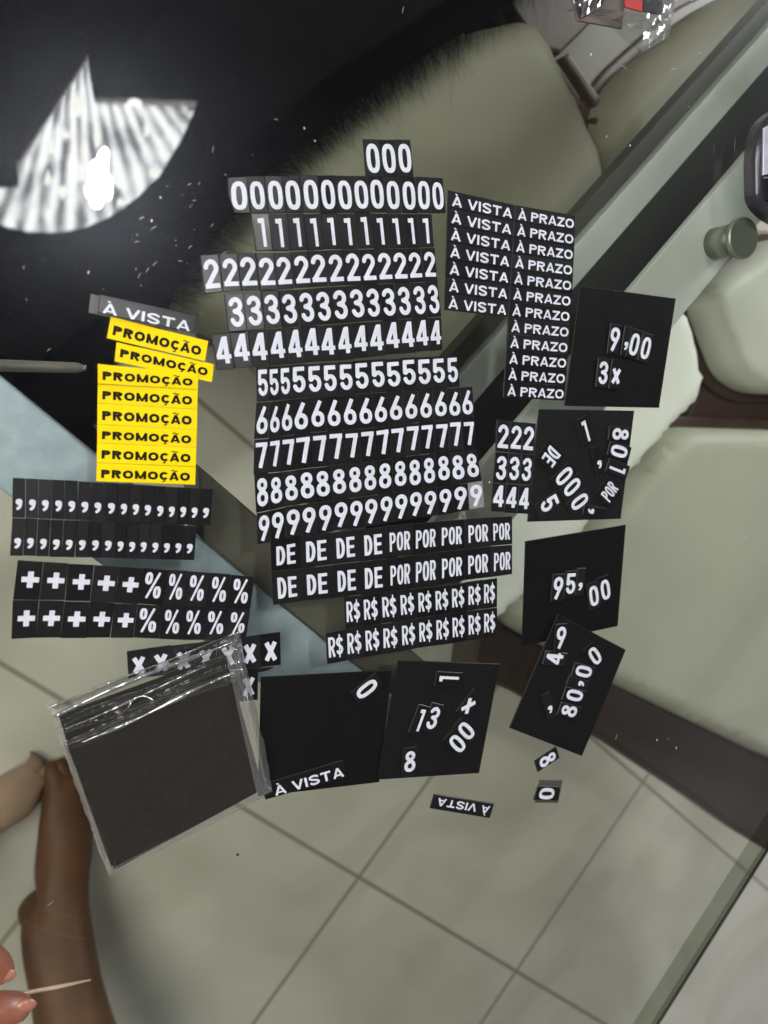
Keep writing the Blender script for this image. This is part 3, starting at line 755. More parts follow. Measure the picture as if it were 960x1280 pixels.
for x, y, rx, ry in [(107, 186, 5, 12), (93, 180, 4, 13), (122, 170, 5, 11), (101, 216, 7, 9), (147, 220, 6, 12)]:
    blob('bulb', x, y, rx, ry, -.130, M['lampsoft'])
for x, y, rx, ry in [(62, 180, 6, 10), (80, 166, 9, 6), (98, 128, 9, 13), (185, 160, 5, 9), (195, 215, 8, 6), (78, 238, 6, 8), (60, 222, 4, 9), (152, 252, 6, 5)]:
    blob('bulb', x, y, rx, ry, -.125, M['lampsoft'])
# ------------------------------------------------------------------ magnetic tiles and plates on the glass
TT = .0009                      # thickness of a tile or plate
def quad_solid(name, q, z, m, side=None, parent=None, th=TT, bev=.00022, clip=None, gap=.00007, tilt=(0, 0)):
    """slab whose top face is the pixel quad q (tl, tr, br, bl) at height z+th. returns object and top corners"""
    dz = [max(0, tilt[0])+max(0, tilt[1]), max(0, -tilt[0])+max(0, tilt[1]), max(0, -tilt[0])+max(0, -tilt[1]), max(0, tilt[0])+max(0, -tilt[1])]
    T = [at(a, b, z+th+d) for (a, b), d in zip(q, dz)]
    c = sum(T, Vector())/4; c.z = z
    def ins(P, d):
        out = []
        for i in range(len(P)):
            a, b, e = P[i-1], P[i], P[(i+1) % len(P)]
            u, v = (b-a).normalized(), (e-b).normalized()
            nu, nv = Vector((u.y, -u.x, 0)), Vector((v.y, -v.x, 0))
            k = nu+nv; k = k/max(.4, k.length_squared/2)
            out.append(b+k*d)
        return out
    P = list(T)
    if clip is not None:        # one corner cut off
        i, f = clip; n = len(P)
        a, b, e = P[i-1], P[i], P[(i+1) % n]
        P[i:i+1] = [b.lerp(a, f*.5), b.lerp(e, f)]
    O = ins(P, gap); I = ins(P, gap+bev); n = len(P)
    V = [Vector((p.x, p.y, z)) for p in O]+[Vector((p.x, p.y, p.z-bev)) for p in O]+[Vector((p.x, p.y, p.z)) for p in I]
    F = [tuple(range(2*n, 3*n))[::-1]]; ids = [0]
    for k in range(2):
        for i in range(n):
            j = (i+1) % n; F.append((k*n+i, (k+1)*n+i, (k+1)*n+j, k*n+j)); ids.append(1 if k == 0 else 0)
    F.append(tuple(range(n))); ids.append(1)
    o = mesh_obj(name, V, F, [m, side or m], parent, c, mids=ids); fix_normals(o)
    return o, T
def lettering(o, T, text, u0, u1, v0, v1, m, name='lettering', z=.00005):
    g, F = glyph_mesh(word(text)); V = []
    for x, y in g:
        u = u0+(u1-u0)*x; v = v1+(v0-v1)*y
        p = (T[0]*(1-u)+T[1]*u)*(1-v)+(T[3]*(1-u)+T[2]*u)*v
        V.append(p+Vector((0, 0, z)))
    me = mesh_obj(name, V, F, m, o, o.location.copy())
    me.data.update()
    for p in me.data.polygons:
        if p.normal.z < 0: p.flip()
    return me
ORD = ['first', 'second', 'third', 'fourth', 'fifth', 'sixth', 'seventh', 'eighth', 'ninth', 'tenth', 'eleventh', 'twelfth', 'thirteenth', 'fourteenth', 'fifteenth', 'sixteenth']
VR = {'0': (.13, .90), '1': (.13, .89), '2': (.12, .87), '3': (.12, .88), '4': (.08, .82), '5': (.08, .83), '6': (.13, .86), '7': (.10, .83), '8': (.11, .85), '9': (.10, .90)}
def udig(t):
    return {'1': (.2, .78), '4': (.1, .93), '3': (.15, .93), 'X': (.2, .83), 'x': (.18, .85), '+': (.2, .9), '%': (.13, .86), ',': (.22, .82)}.get(t, (.11, .92))
def tile(kind, q, z, text, rect, label, cat, group, m=None, ink=None, clip=None, side=None, curl=(0, 0)):
    tl = (curl[0]+random.gauss(0, .00028), curl[1]+random.gauss(0, .00022))
    o, T = quad_solid(kind, q, z, m or M['tile'], side or M['tileside'], clip=clip, tilt=tl)
    tag(o, label, cat, group)
    if text: lettering(o, T, text, *rect, ink or M['white'], 'numeral' if text in '0123456789' else 'lettering')
    return o
NAMES = {'0': 'zeros', '1': 'ones', '2': 'twos', '3': 'threes', '4': 'fours', '5': 'fives', '6': 'sixes', '7': 'sevens', '8': 'eights', '9': 'nines'}
Z0 = .0003
# the left ends of the upper rows do not lie quite flat: they lean towards the lamp
CURL = {('0', 13): (-.0009, 0, 6), ('1', 11): (-.0009, -.0008, 5), ('2', 14): (-.0007, -.0013, 6), ('3', 13): (-.0009, -.0018, 4), ('4', 14): (-.0007, -.0016, 3)}
def digit_row(chars, ctl, where, z=Z0, grp='black number tiles laid in rows'):
    n = len(chars)
    for i in range(n):
        a, b = ctl[i], ctl[i+1]; ch = chars[i]
        q = [a[:2], b[:2], b[2:], a[2:]]
        j = lambda: random.uniform(-.25, .25)
        ox, oy, ro = random.uniform(-.5, .5), random.uniform(-.6, .6), random.gauss(0, .008)
        mx_, my_ = sum(p[0] for p in q)/4, sum(p[1] for p in q)/4
        q = [(x+ox*.5-(y-my_)*ro+j()*.6, y+oy+(x-mx_)*ro+j()*.6) for x, y in q]
        u0, u1 = udig(ch); v0, v1 = VR[ch]
        lab = f'black tile with white {ch}, {ORD[i]} from the left in {where}'.replace('first from the left', 'leftmost')
        cl = (3, .5) if (ch == '0' and n == 13 and i == 0) else None
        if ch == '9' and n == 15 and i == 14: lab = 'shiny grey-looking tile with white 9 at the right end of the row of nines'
        o = tile('number_tile', q, z, ch, (u0+random.uniform(-.02, .02), u1+random.uniform(-.02, .01), v0+random.uniform(-.012, .012), v1+random.uniform(-.012, .012)), lab, 'number tile', grp, clip=cl, m=M['sheen'] if lab.startswith('shiny') else None, curl=CURL.get((ch, n), (0, 0, 0))[:2] if i == 0 else tuple(c*max(0, 1-i/CURL[(ch, n)][2]) for c in CURL[(ch, n)][:2]) if (ch, n) in CURL else (0, 0))
ROWS = {}
def row(name, chars, ctl): ROWS[name] = (chars, ctl)
row('0a','000',[(453.3,173,457.5,219.5),(473.3,173.5,478.5,220),(493.7,174,498.3,220.5),(513,174.7,517.2,221)])
row('0','0'*13,[(284.2,222,288,266),(308,220,313.3,265.8),(330,219.3,335.3,265.8),(352,219.3,357.5,265.8),(374.7,219.3,379.7,266),(396.7,218.7,401.5,266),(417.5,218.4,422.5,265.6),(438.7,219.2,443.7,265.8),(459.2,219.5,463.7,266),(479.2,220,483.2,266),(499.2,220.3,502.7,266),(518.5,220.8,522,266.2),(536.7,221.3,540,266.2),(553.7,221.7,557.5,265.8)])
row('1','1'*11,[(313.6,267,320,313.8),(335.8,267,340.8,313.3),(358,267,363,313.3),(379.7,267,384.7,312.8),(401.1,266.7,405.8,312),(422.5,266.5,426.9,311.5),(443.3,266.3,447.7,311.3),(463.3,266.3,468,310.8),(483,266.7,487.5,310.3),(502.4,266.8,507.2,309.7),(521.4,267,525.8,309.2),(539.7,267.5,543.3,308.7)])
row('2','2'*14,[(250.3,319.2,256.3,367.5),(273,318,278.7,365.5),(295.8,317,301.7,364.2),(319.2,316.3,324.9,363),(341.7,315.8,347.2,362),(363.3,315,368.8,360.5),(384.9,314.2,390,359.5),(406.8,313.3,411.3,358.3),(427.8,312.2,432.3,357),(448.5,311.5,453,355.8),(468.3,311,472.8,354.8),(487.8,310.6,492.5,353.8),(507.2,310.2,511.7,353),(525.8,309.8,530.4,352),(543.3,309.4,547.5,351.3)])
row('3','3'*13,[(280,366.7,285.8,414.7),(303.2,365,308.5,412.8),(326,363.7,331.5,411),(347.7,362.5,353.3,409.5),(369.2,361.2,374.7,407.8),(390.6,360,395.8,406.3),(411.9,358.5,416.9,405),(432.7,357.2,438,403.3),(453.5,355.8,458.4,401.5),(473.4,354.7,477.9,400.2),(493.2,353.8,497.4,399.2),(512.5,353,516.7,398.2),(531,352.2,535,397),(547.5,351.4,552,395.8)])
row('4','4'*14,[(264.2,418.3,271.7,462.5),(286.5,415.5,293.3,460.8),(310,413.7,315.5,459.2),(332.8,411.8,338,457.4),(354.8,410,360,455.4),(376,408.3,381.5,453.7),(397.3,406.8,401.8,452),(418.2,405.4,421.9,450.6),(438.6,403.8,442.2,448.6),(458.7,402.3,462.3,446.2),(478.5,400.9,482.2,444.1),(498,399.5,502,442.3),(517,398.4,520.6,440.5),(535.2,397.3,538.4,438.8),(552,396.2,553.7,437)])
row('5','5'*14,[(320,459.2,320.8,503),(335.3,458.3,336.2,502),(348.7,457.5,349.7,500.3),(363,456.3,364.2,499),(382.8,454.8,384.6,497.5),(401.9,453.7,404.2,495.8),(421.4,452.5,423.8,494.2),(441,451.3,443.6,493),(460.9,450.2,463.8,491.8),(480.9,449.1,483.4,490.4),(500.7,447.9,503,488.9),(519.9,447,522,487.5),(538.4,446.1,540.3,486.2),(556.7,445.1,558.7,485),(573,444.2,575,483.7)])
row('6','6'*15,[(320.8,503.5,318.3,549.2),(336.2,502.2,336,547.5),(349.7,500.8,350.8,545.3),(365.4,499.2,367.5,543.3),(385.4,497.4,388.1,541),(405.8,495.7,408.7,539.3),(425.4,494.1,428.6,537.8),(445.2,492.8,448.3,536.2),(464.9,491.5,467.7,534.5),(484.2,490.2,486.5,532),(503.3,488.9,505.3,530),(522,487.6,523.9,528.2),(540.3,486.4,542,526.6),(558.8,485.2,560,525.2),(575.2,484,577,524.1),(590.8,483,593.3,523.2)])
row('7','7'*15,[(318.3,549.6,317.5,592.5),(336,548,335.6,591.4),(350.8,545.7,352.5,589.8),(368,543.6,371.2,587.4),(388.6,541.2,391.8,584.8),(409,539.5,412,582.4),(428.9,538,431.9,580),(448.5,536.4,451.5,577.8),(467.9,534.8,470.9,575.4),(486.7,532.2,489.8,572.7),(505.5,530.3,508,570.3),(524.1,528.5,526,568.2),(542.2,526.9,544,566.2),(560.4,525.4,561.9,564.5),(577.3,524.3,579.3,563),(593.5,523.4,595.8,561.7)])
row('8','8'*15,[(317.5,593,320.8,641.7),(335.6,591.8,336.9,637.9),(352.5,590.3,355.2,633.8),(371.4,587.8,375.1,630.7),(392,585.2,395.4,627.9),(412.2,582.8,415.4,625.3),(432.1,580.4,434.9,622.8),(451.7,578.1,454,620.3),(471,575.8,472.7,617.9),(490,573.1,491.7,615.5),(508.3,570.7,510.2,613.1),(526.2,568.5,528.2,610.8),(544.2,566.6,546.5,608.3),(562.1,564.9,564.8,605.9),(579.5,563.4,584,603.6),(596,562.1,602.6,601.2)])
row('9','9'*15,[(320.8,642,321.7,680.8),(336.9,638.4,339.7,677.2),(355.2,634.3,358.4,673.3),(375.2,631.2,377.2,670),(395.6,628.4,397.4,667),(415.6,625.8,417.2,664.2),(435,623.3,436.4,661.3),(454.2,620.8,455.5,658.3),(472.9,618.4,474.4,656.3),(491.9,616,493.2,653.3),(510.4,613.6,511.4,650),(528.4,611.3,529.6,647),(546.7,608.8,548.2,644),(565,606.4,566.9,640.8),(584.2,604.1,586.7,637.4),(603,601.6,605.8,634.2)])
row('222','222',[(621.9,525.3,619.7,564.7),(637.7,526.8,636,566),(654,528.2,652,567.2),(670,529.7,667.5,568.3)])
row('333','333',[(619.7,565.2,616.4,603.5),(636,566.4,633.2,604.5),(652,567.6,648.7,605.4),(667.3,568.8,663.6,606.3)])
row('444','444',[(616.4,604,614.2,639.6),(633.2,605,630,640.6),(648.7,605.9,645.9,641.5),(663.5,606.8,661.3,642.4)])
where = {'0a': 'the short row of zeros', '222': 'the set of three twos', '333': 'the set of three threes', '444': 'the set of three fours'}
for nm, (chars, ctl) in ROWS.items():
    digit_row(chars, ctl, where.get(nm, 'the long row of '+NAMES[chars[0]]), Z0)
def interp_row(n, ctl):
    ks = sorted(ctl); A = np.array([ctl[k] for k in ks], float)
    return [tuple(float(np.interp(i, ks, A[:, c])) for c in range(4)) for i in range(n+1)]
def sym_row(kind, texts, pts, rects, lab, cat, grp, z=Z0):
    for i, t in enumerate(texts):
        a, b = pts[i], pts[i+1]
        r = rects[t]
        d = random.uniform(-.012, .012)
        q = [a[:2], b[:2], b[2:], a[2:]]
        mx_, my_ = sum(p_[0] for p_ in q)/4, sum(p_[1] for p_ in q)/4; ro = random.gauss(0, .006); oy = random.uniform(-.4, .4)
        q = [(x-(y-my_)*ro+random.uniform(-.15, .15), y+oy+(x-mx_)*ro+random.uniform(-.15, .15)) for x, y in q]
        tile(kind, q, z, t, (r[0]+d, r[1]+d, r[2], r[3]), lab(i, t), cat, grp)
# DE / POR
dp = [(338.3, 677.5, 339.2, 714.2), (374.7, 670, 375.8, 710.8), (413.3, 665.8, 415, 705.8), (448.3, 661.7, 449.7, 702), (481.7, 658.3, 483, 698.3), (515.8, 655, 515.8, 693.3), (548, 652, 548.3, 689.2), (580.8, 649.2, 581.2, 685.8), (612.8, 647, 613.7, 682.5), (640.5, 645.5, 640.5, 680.5)]
dp2b = [(341.7, 756.7), (378, 751.3), (416.7, 747.5), (450.8, 743.7), (484.2, 740), (515.8, 735.8), (548.3, 730.8), (581.2, 725), (613.8, 721.3), (640.5, 717.4)]
dp2 = [(a[2], a[3]+.5, b[0], b[1]) for a, b in zip(dp, dp2b)]
RW = {'DE': (.18, .84, .2, .83), 'POR': (.13, .90, .22, .82), 'R$': (.08, .84, .15, .80)}
for k, (P_, nm) in enumerate(((dp, 'upper'), (dp2, 'lower'))):
    sym_row('word_tile', ['DE']*4+['POR']*5, P_, RW, lambda i, t, nm=nm: f'black tile reading {t}, {ORD[i if t == "DE" else i-4]} {t} from the left in the {nm} DE POR row', 'word tile', 'black DE and POR tiles')
rs1 = [(430.5, 747, 431.7, 786.2), (452.5, 744.5, 454.2, 783), (475, 741.2, 477, 780), (498, 738.7, 500, 777), (520.5, 736.2, 521.7, 773.2), (542, 733.7, 543.2, 770), (563, 730.7, 563.7, 766.7), (583.7, 728, 583.7, 763.7), (603.7, 725, 603.7, 761.2), (621.7, 722.5, 621.7, 758.7)]
rs2b = [(409.5, 830), (433, 826.2), (456.2, 822), (478.2, 818), (501.2, 814.5), (522.5, 810.5), (544.2, 807.5), (564.5, 804.5), (584.2, 801.2), (603.7, 798), (621.7, 795)]
rs2 = [(a[0], a[1]+.4, b[0], b[1]) for a, b in zip([(407, 791.2)]+[p[2:] for p in rs1], rs2b)]
sym_row('symbol_tile', ['R$']*9, rs1, RW, lambda i, t: f'black tile reading R$, {ORD[i]} from the left in the upper R$ row', 'symbol tile', 'black currency tiles')
sym_row('symbol_tile', ['R$']*10, rs2, RW, lambda i, t: f'black tile reading R$, {ORD[i]} from the left in the lower R$ row', 'symbol tile', 'black currency tiles')
# commas
c1 = interp_row(16, {0: (15.8, 596.7, 15, 646.7), 8: (147, 604.5, 146.7, 652), 12: (208.5, 608.2, 206.5, 655), 16: (266.7, 611.7, 262.8, 657)})
c2 = interp_row(15, {0: (15, 647.6, 12.5, 694.7), 8: (144.5, 653, 142.5, 698), 15: (246.3, 658, 243, 700.3)})
RC = {',': (.24, .80, .50, .84)}
sym_row('symbol_tile', [',']*16, c1, RC, lambda i, t: f'narrow black comma tile, {ORD[i]} from the left in the upper comma row', 'comma tile', 'narrow black comma tiles')
sym_row('symbol_tile', [',']*15, c2, RC, lambda i, t: f'narrow black comma tile, {ORD[i]} from the left in the lower comma row', 'comma tile', 'narrow black comma tiles')
# plus and percent
s1 = [(22.1, 700.3, 16, 750), (54.4, 702.7, 49.1, 750.4), (85.7, 704.6, 81, 751), (118.1, 706.5, 112.5, 751.9), (149.4, 708.2, 143.4, 753.7), (179.3, 710.3, 172.5, 755), (210, 712.5, 203.7, 757), (235.4, 714, 230.8, 758.3), (263.1, 716, 257.3, 759.4), (289.6, 718.1, 285.4, 760.8), (318.3, 720.8, 312.7, 762.5)]
s2b = [(13.5, 798.7), (44.6, 797.8), (75, 797.4), (107.8, 797.8), (137.8, 797.3), (166.7, 797.2), (199, 798.7), (227, 800), (254.8, 800.4), (283, 800), (308, 797)]
s2 = [(a[2], a[3]+.5, b[0], b[1]) for a, b in zip(s1, s2b)]
RP = {'+': (.22, .90, .26, .68), '%': (.12, .84, .09, .82)}
for P_, nm in ((s1, 'upper'), (s2, 'lower')):
    sym_row('symbol_tile', ['+']*5+['%']*5, P_, RP, lambda i, t, nm=nm: f'black {"plus sign" if t == "+" else "percent sign"} tile, {ORD[i if t == "+" else i-5]} {t} from the left in the {nm} + % row', 'symbol tile', 'black plus and percent tiles')
# X tiles, partly under the bag
x1 = interp_row(7, {0: (158.5, 815, 160.5, 849), 1: (185.5, 811, 188, 846.5), 5: (299, 797, 299, 836), 6: (325.2, 793, 325.6, 833.6), 7: (350.6, 790, 351.2, 831.2)})
RX = {'X': (.2, .82, .27, .82)}
sym_row('symbol_tile', ['X']*7, x1, RX, lambda i, t: f'black X tile, {ORD[i]} from the left in the X row {"partly under the clear bag" if i < 5 else "beside the clear bag"}', 'symbol tile', 'black X tiles')
x2 = [(248, 845.5, 249, 884), (273, 841.5, 273.5, 880), (298, 838, 298, 877.5), (323, 835, 322.5, 874.5)]
sym_row('symbol_tile', ['X']*3, x2, RX, lambda i, t: ['black X tile under the clear bag, two left of the bag edge', 'black X tile under the right border of the clear bag', 'lone black X tile between the clear bag and the square plate below'][i], 'symbol tile', 'black X tiles')
tile('symbol_tile', [(322, 836), (343, 834), (335, 838.5), (323, 841)], .0001, None, None, 'tiny black offcut sticking out under the end of the X row', 'offcut', None)

# A VISTA / A PRAZO block
lt, lb, ct_, cb_, rt, rb = (560.2, 237.3), (555.3, 387.3), (644, 256), (629.3, 496.7), (719.6, 269), (705.7, 501)
lp = lambda a, b, f: (a[0]+(b[0]-a[0])*f, a[1]+(b[1]-a[1])*f)
cm = lp(ct_, cb_, 7/12)
for i in range(7):
    f0, f1 = i/7, (i+1)/7
    tile('word_strip', [lp(lt, lb, f0), lp(ct_, cm, f0), lp(ct_, cm, f1), lp(lt, lb, f1)], Z0, 'À VISTA', (.06, .965, .29, .88), f'black strip reading À VISTA, {ORD[i]} from the top of the À VISTA column', 'word strip', 'black strips in the À VISTA À PRAZO block')
for i in range(12):
    f0, f1 = i/12, (i+1)/12
    q = [lp(ct_, cb_, f0), lp(rt, rb, f0), lp(rt, rb, f1), lp(ct_, cb_, f1)]
    if i < 7: bow = 1.8*math.sin(math.pi*f0), 1.8*math.sin(math.pi*f1)
    else: bow = 1.8*math.sin(math.pi*f0), 1.8*math.sin(math.pi*f1)
    q = [q[0], (q[1][0]+bow[0], q[1][1]), (q[2][0]+bow[1], q[2][1]), q[3]]
    tile('word_strip', q, Z0, 'À PRAZO', (.055, .975, .29, .88), f'black strip reading À PRAZO, {ORD[i]} from the top of the À PRAZO column', 'word strip', 'black strips in the À VISTA À PRAZO block')
# PROMOÇÃO
YL = [(122.2, 454.7), (122.2, 479.7), (121.7, 503.8), (121.7, 530.3), (121.3, 553.5), (120.8, 578.3), (120.3, 602)]
YR = [(248.3, 466.8), (247.6, 487.2), (247, 511.7), (246.6, 536.8), (245.8, 559.6), (245, 583.3), (244.2, 606.2)]
RY = (.045, .94, .35, .79)
for i in range(6):
    tile('word_strip', [YL[i], YR[i], YR[i+1], YL[i+1]], .0014 if i == 0 else Z0, 'PROMOÇÃO', RY, f'yellow strip reading PROMOÇÃO, {ORD[i]} from the top of the straight yellow stack', 'word strip', 'yellow PROMOÇÃO strips', M['yellow'], M['ink'], side=M['yside'])
tile('word_strip', [(138.4, 395.6), (260.7, 426.2), (256.6, 451.9), (133.4, 422.8)], .0005, 'PROMOÇÃO', RY, 'slanted yellow PROMOÇÃO strip just under the grey À VISTA strip', 'word strip', 'yellow PROMOÇÃO strips', M['yellow'], M['ink'], side=M['yside'])
tile('word_strip', [(145.6, 427.5), (268.2, 455.3), (265, 478), (143.1, 451.9)], Z0, 'PROMOÇÃO', (.045, .94, .29, .72), 'slanted yellow PROMOÇÃO strip tucked above the straight yellow stack', 'word strip', 'yellow PROMOÇÃO strips', M['yellow'], M['ink'], side=M['yside'])
tile('word_strip', [(113.1, 367), (226, 391), (222, 414.5), (110.3, 391)], .0001, None, None, 'plain grey strip peeping out behind the single À VISTA strip', 'word strip', None, M['greytile'])
tile('word_strip', [(124.4, 367.5), (246.8, 394.3), (243.4, 416.3), (122.5, 390.6)], .0011, 'À VISTA', (.04, .945, .42, .97), 'grey-looking À VISTA strip lying slanted above the yellow PROMOÇÃO strips', 'word strip', None, curl=(0, -.0009))

# price plates
PL = {
 'a': ([(725.3, 357), (845.3, 373), (824.2, 510), (705.8, 507.5)], .0002, 'square black plate showing 9,00 and 3x'),
 'b': ([(673.8, 511.3), (793.3, 513.3), (776.2, 648.7), (659.5, 652.5)], .0002, 'square black plate strewn with loose tiles DE, POR, 1 and 5'),
 'c': ([(657, 676.7), (782.8, 655.8), (772.5, 782.8), (652.5, 808.3)], .0002, 'square black plate showing 95,00'),
 'd': ([(697.4, 767.4), (782.7, 812.3), (727.7, 945.5), (636.8, 910)], .0032, 'tilted black plate with 80,00, overlapping the 95,00 plate'),
 'e': ([(326.2, 846.4), (490.1, 837.4), (474.4, 978), (322.5, 996)], .0002, 'square black plate beside the clear bag, with one 0 and À VISTA'),
 'f': ([(498, 825), (625.1, 829.9), (599.2, 966.7), (471.4, 975)], .0013, 'square black plate with 13, x, 8 and 00 scattered on it')}
for k, (q, z, lab) in PL.items():
    o, T = quad_solid('price_plate', q, z, M['plate'], M['plate'], bev=.0003)
    tag(o, lab, 'price plate', 'square black price plates')
# loose tiles: (pixel centre of tile, angle of 'up' clockwise from image up, text, plate, label)
def loose(cx, cy, ang, t, z, label, wd=None, ht=None, rect=None, cat='number tile', kind='number_tile', grp='loose tiles on the price plates', lift=0.0):
    sz = {'digit': (.0105, .0212), ',': (.0075, .0212), 'DE': (.0172, .0200), 'POR': (.0165, .0190)}
    wd_, ht_ = sz.get(t, sz['digit']); wd = wd or wd_; ht = ht or ht_
    a = math.radians(ang)
    c = at(cx, cy, z+TT); uu = (at(cx+6*math.sin(a), cy-6*math.cos(a), z+TT)-c); uu.z = 0; uu.normalize()
    rr = Vector((uu.y, -uu.x, 0))
    T = [c-rr*wd/2+uu*ht/2, c+rr*wd/2+uu*ht/2, c+rr*wd/2-uu*ht/2, c-rr*wd/2-uu*ht/2]
    q = []
    for p in T:                                    # back to pixels only to share the slab builder
        d = Vector((p.x, p.y, p.z-H)); X = d.dot(r_); Y = -d.dot(u_); Zc = -d.dot(b_)
        q.append((CX+FPX*X/Zc, CY+FPX*Y/Zc))
    if rect is None:
        if t in VR: u0, u1 = udig(t); v0, v1 = VR[t]; rect = (u0, u1, v0+.01, v1-.01)
        else: rect = {',': (.24, .80, .50, .84), 'x': (.12, .9, .32, .80), 'DE': RW['DE'], 'POR': RW['POR']}.get(t, (.1, .9, .15, .85))
    return tile(kind, q, z, t, rect, label, cat, grp)
za, zd, zf_ = .0012, .0042, .0023
for args in [
 (768.3, 424, 7, '9', za, 'loose 9 tile starting the price 9,00'), (783.5, 426.5, 9, ',', za-.0003, 'loose comma tile in the price 9,00'),
 (793, 430, 13, '0', za, 'loose first 0 tile after the comma of 9,00'), (807.3, 434.6, 13, '0', za, 'loose last 0 tile of the price 9,00'),
 (753.7, 466, 6, '3', za, 'loose 3 tile of 3x below the price 9,00'), (770.3, 468, 7, 'x', za, 'loose x tile of 3x below the price 9,00'),
 (732, 539, -15, '1', za, 'loose 1 tile tilted left near the top of the strewn plate'), (775.3, 542.5, 96, '8', za, 'loose 8 tile lying sideways at the right edge of the strewn plate'),
 (774.5, 564, 106, '0', za+.0003, 'loose 0 tile lying sideways below the sideways 8'), (772.5, 586, 112, '1', za, 'loose 1 tile lying sideways between 0 and POR'),
 (748.2, 575, -14, ',', za, 'loose comma tile in the middle of the strewn plate'),
 (705.6, 594.6, 46, '0', za, 'loose 0 tile, upper of the slanted pair below DE'), (715.6, 608.3, 46, '0', za, 'loose 0 tile, lower of the slanted pair below DE'),
 (725, 626.5, 53, '0', za, 'loose slanted 0 tile between 5 and the low comma'), (685.6, 630, 56, '5', za, 'loose slanted 5 tile at the lower left of the strewn plate'),
 (743.3, 639.4, 100, ',', za, 'loose comma tile lying sideways at the bottom of the strewn plate'),
 (697.5, 735, 5, '9', za, 'loose 9 tile starting the price 95,00'), (713.3, 731, 5, '5', za, 'loose 5 tile in the price 95,00'), (725.8, 727.5, 5, ',', za-.0003, 'loose comma tile in the price 95,00'),
 (742.2, 744.4, -7, '0', za, 'loose first 0 tile after the comma of 95,00'), (756.6, 736.8, -8, '0', za, 'loose last 0 tile of the price 95,00'),
 (694.5, 823.5, -84, '4', zd-.0003, 'loose 4 tile turned on its side below the 9 on the tilted plate'), (701.3, 797, 4, '9', zd+.0006, 'loose 9 tile near the top corner of the tilted plate'),
 (743.3, 819.6, -33, '0', zd, 'loose 0 tile near the right corner of the tilted plate'), (729.3, 839.5, -76, '0', zd, 'loose 0 tile just above the comma of 80,00'),
 (722.5, 853.8, -75, ',', zd-.0003, 'loose comma tile in the price 80,00'), (718, 869.4, -77, '0', zd, 'loose 0 tile just below the comma of 80,00'), (712, 889, -75, '8', zd, 'loose 8 tile starting the price 80,00'),
 (686.5, 882, -16, ',', zd, 'lone comma tile at the left of the price 80,00'),
 (459, 860.6, 52, '0', za, 'loose slanted 0 tile at the top right of the plate by the bag'),
 (561, 849.2, -87, '1', zf_, 'loose 1 tile lying sideways near the top of the 13 plate'), (586.8, 880.5, 38, 'x', zf_, 'loose slanted x tile above the double zero'),
 (525, 900, 20, '1', zf_, 'loose 1 tile of the 13'), (541.1, 897.5, 20, '3', zf_, 'loose 3 tile of the 13'),
 (582.4, 913.4, -44, '0', zf_, 'loose 0 tile, upper of the slanted pair below x'), (571.3, 929.4, -44, '0', zf_, 'loose 0 tile, lower of the slanted pair below x'),
 (512.3, 952.6, 3, '8', zf_, 'loose 8 tile near the lower left corner of the 13 plate')]:
    cat = {',': 'comma tile', 'x': 'symbol tile'}.get(args[3], 'number tile')
    o = loose(*args, cat=cat, kind='number_tile' if args[3].isdigit() else 'symbol_tile')
loose(689.5, 570.8, 133, 'DE', za, 'loose DE tile lying upside down at the left of the strewn plate', cat='word tile', kind='word_tile')
loose(761.5, 614.4, -46, 'POR', za+.0003, 'loose slanted POR tile at the lower right of the strewn plate', cat='word tile', kind='word_tile')
loose(684.1, 949.5, 57, '8', Z0, 'lone slanted 8 tile on the glass below the tilted plate', grp='loose tiles on bare glass')
tile('number_tile', [(675, 975), (703.8, 975.6), (697.8, 1004.2), (669.2, 1003.6)], .0001, None, None, 'brown back of a tile showing behind the lone 0 tile', 'number tile', None, M['back'], side=M['back'])
tile('number_tile', [(700.6, 983.2), (698, 1001), (667, 1000.2), (672.6, 982.4)], .0011, '0', (.12, .92, .22, .85), 'lone 0 tile lying sideways on the glass, nearest the bottom', 'number tile', 'loose tiles on bare glass')
tile('word_strip', [(612.3, 1023), (537.4, 1010.6), (543, 992.6), (618, 1005)], Z0, 'À VISTA', (.05, .92, .28, .80), 'small À VISTA strip lying upside down on the glass below the plates', 'word strip', None)
tile('word_strip', [(327, 981), (429.4, 950.6), (434, 971), (332, 1000)], za, 'À VISTA', (.12, .97, .34, .92), 'slanted À VISTA strip along the bottom of the plate by the bag', 'word strip', None)

# ------------------------------------------------------------------ clear bag of spare plates
bag = empty('plastic_bag', at(215, 930, 0), 'clear crinkled plastic bag holding a stack of black plates', 'bag')
stackq = [[(73, 894), (283, 818), (329, 985), (128, 1072)], [(76, 898), (284, 824), (328, 986), (131, 1076)], [(79, 930), (284, 842), (327.5, 987.5), (138, 1084)], [(81.7, 933), (285, 845), (327.3, 988), (143.3, 1088)]]
for i, q in enumerate(stackq):
    z = .0006+i*.0022
    o, T = quad_solid('price_plate', q, z, M['bagplate'], M['bagplate'], th=.0021, bev=.0003)
    tag(o, ['bottom black plate in the clear bag', 'second black plate from the bottom in the clear bag', 'third black plate from the bottom in the clear bag', 'top black plate of the stack in the clear bag, brownish and smooth'][i], 'price plate', 'spare plates in the bag')
ztop = .0006+3*.0022+.0021
bq = [(58, 884), (300, 789), (342, 990), (136, 1096)]
from mathutils import noise as mnoise
def nz1(a, b, s): return mnoise.noise(Vector((a*s, b*s*1.0, 3.7)))
NU, NV = 160, 240
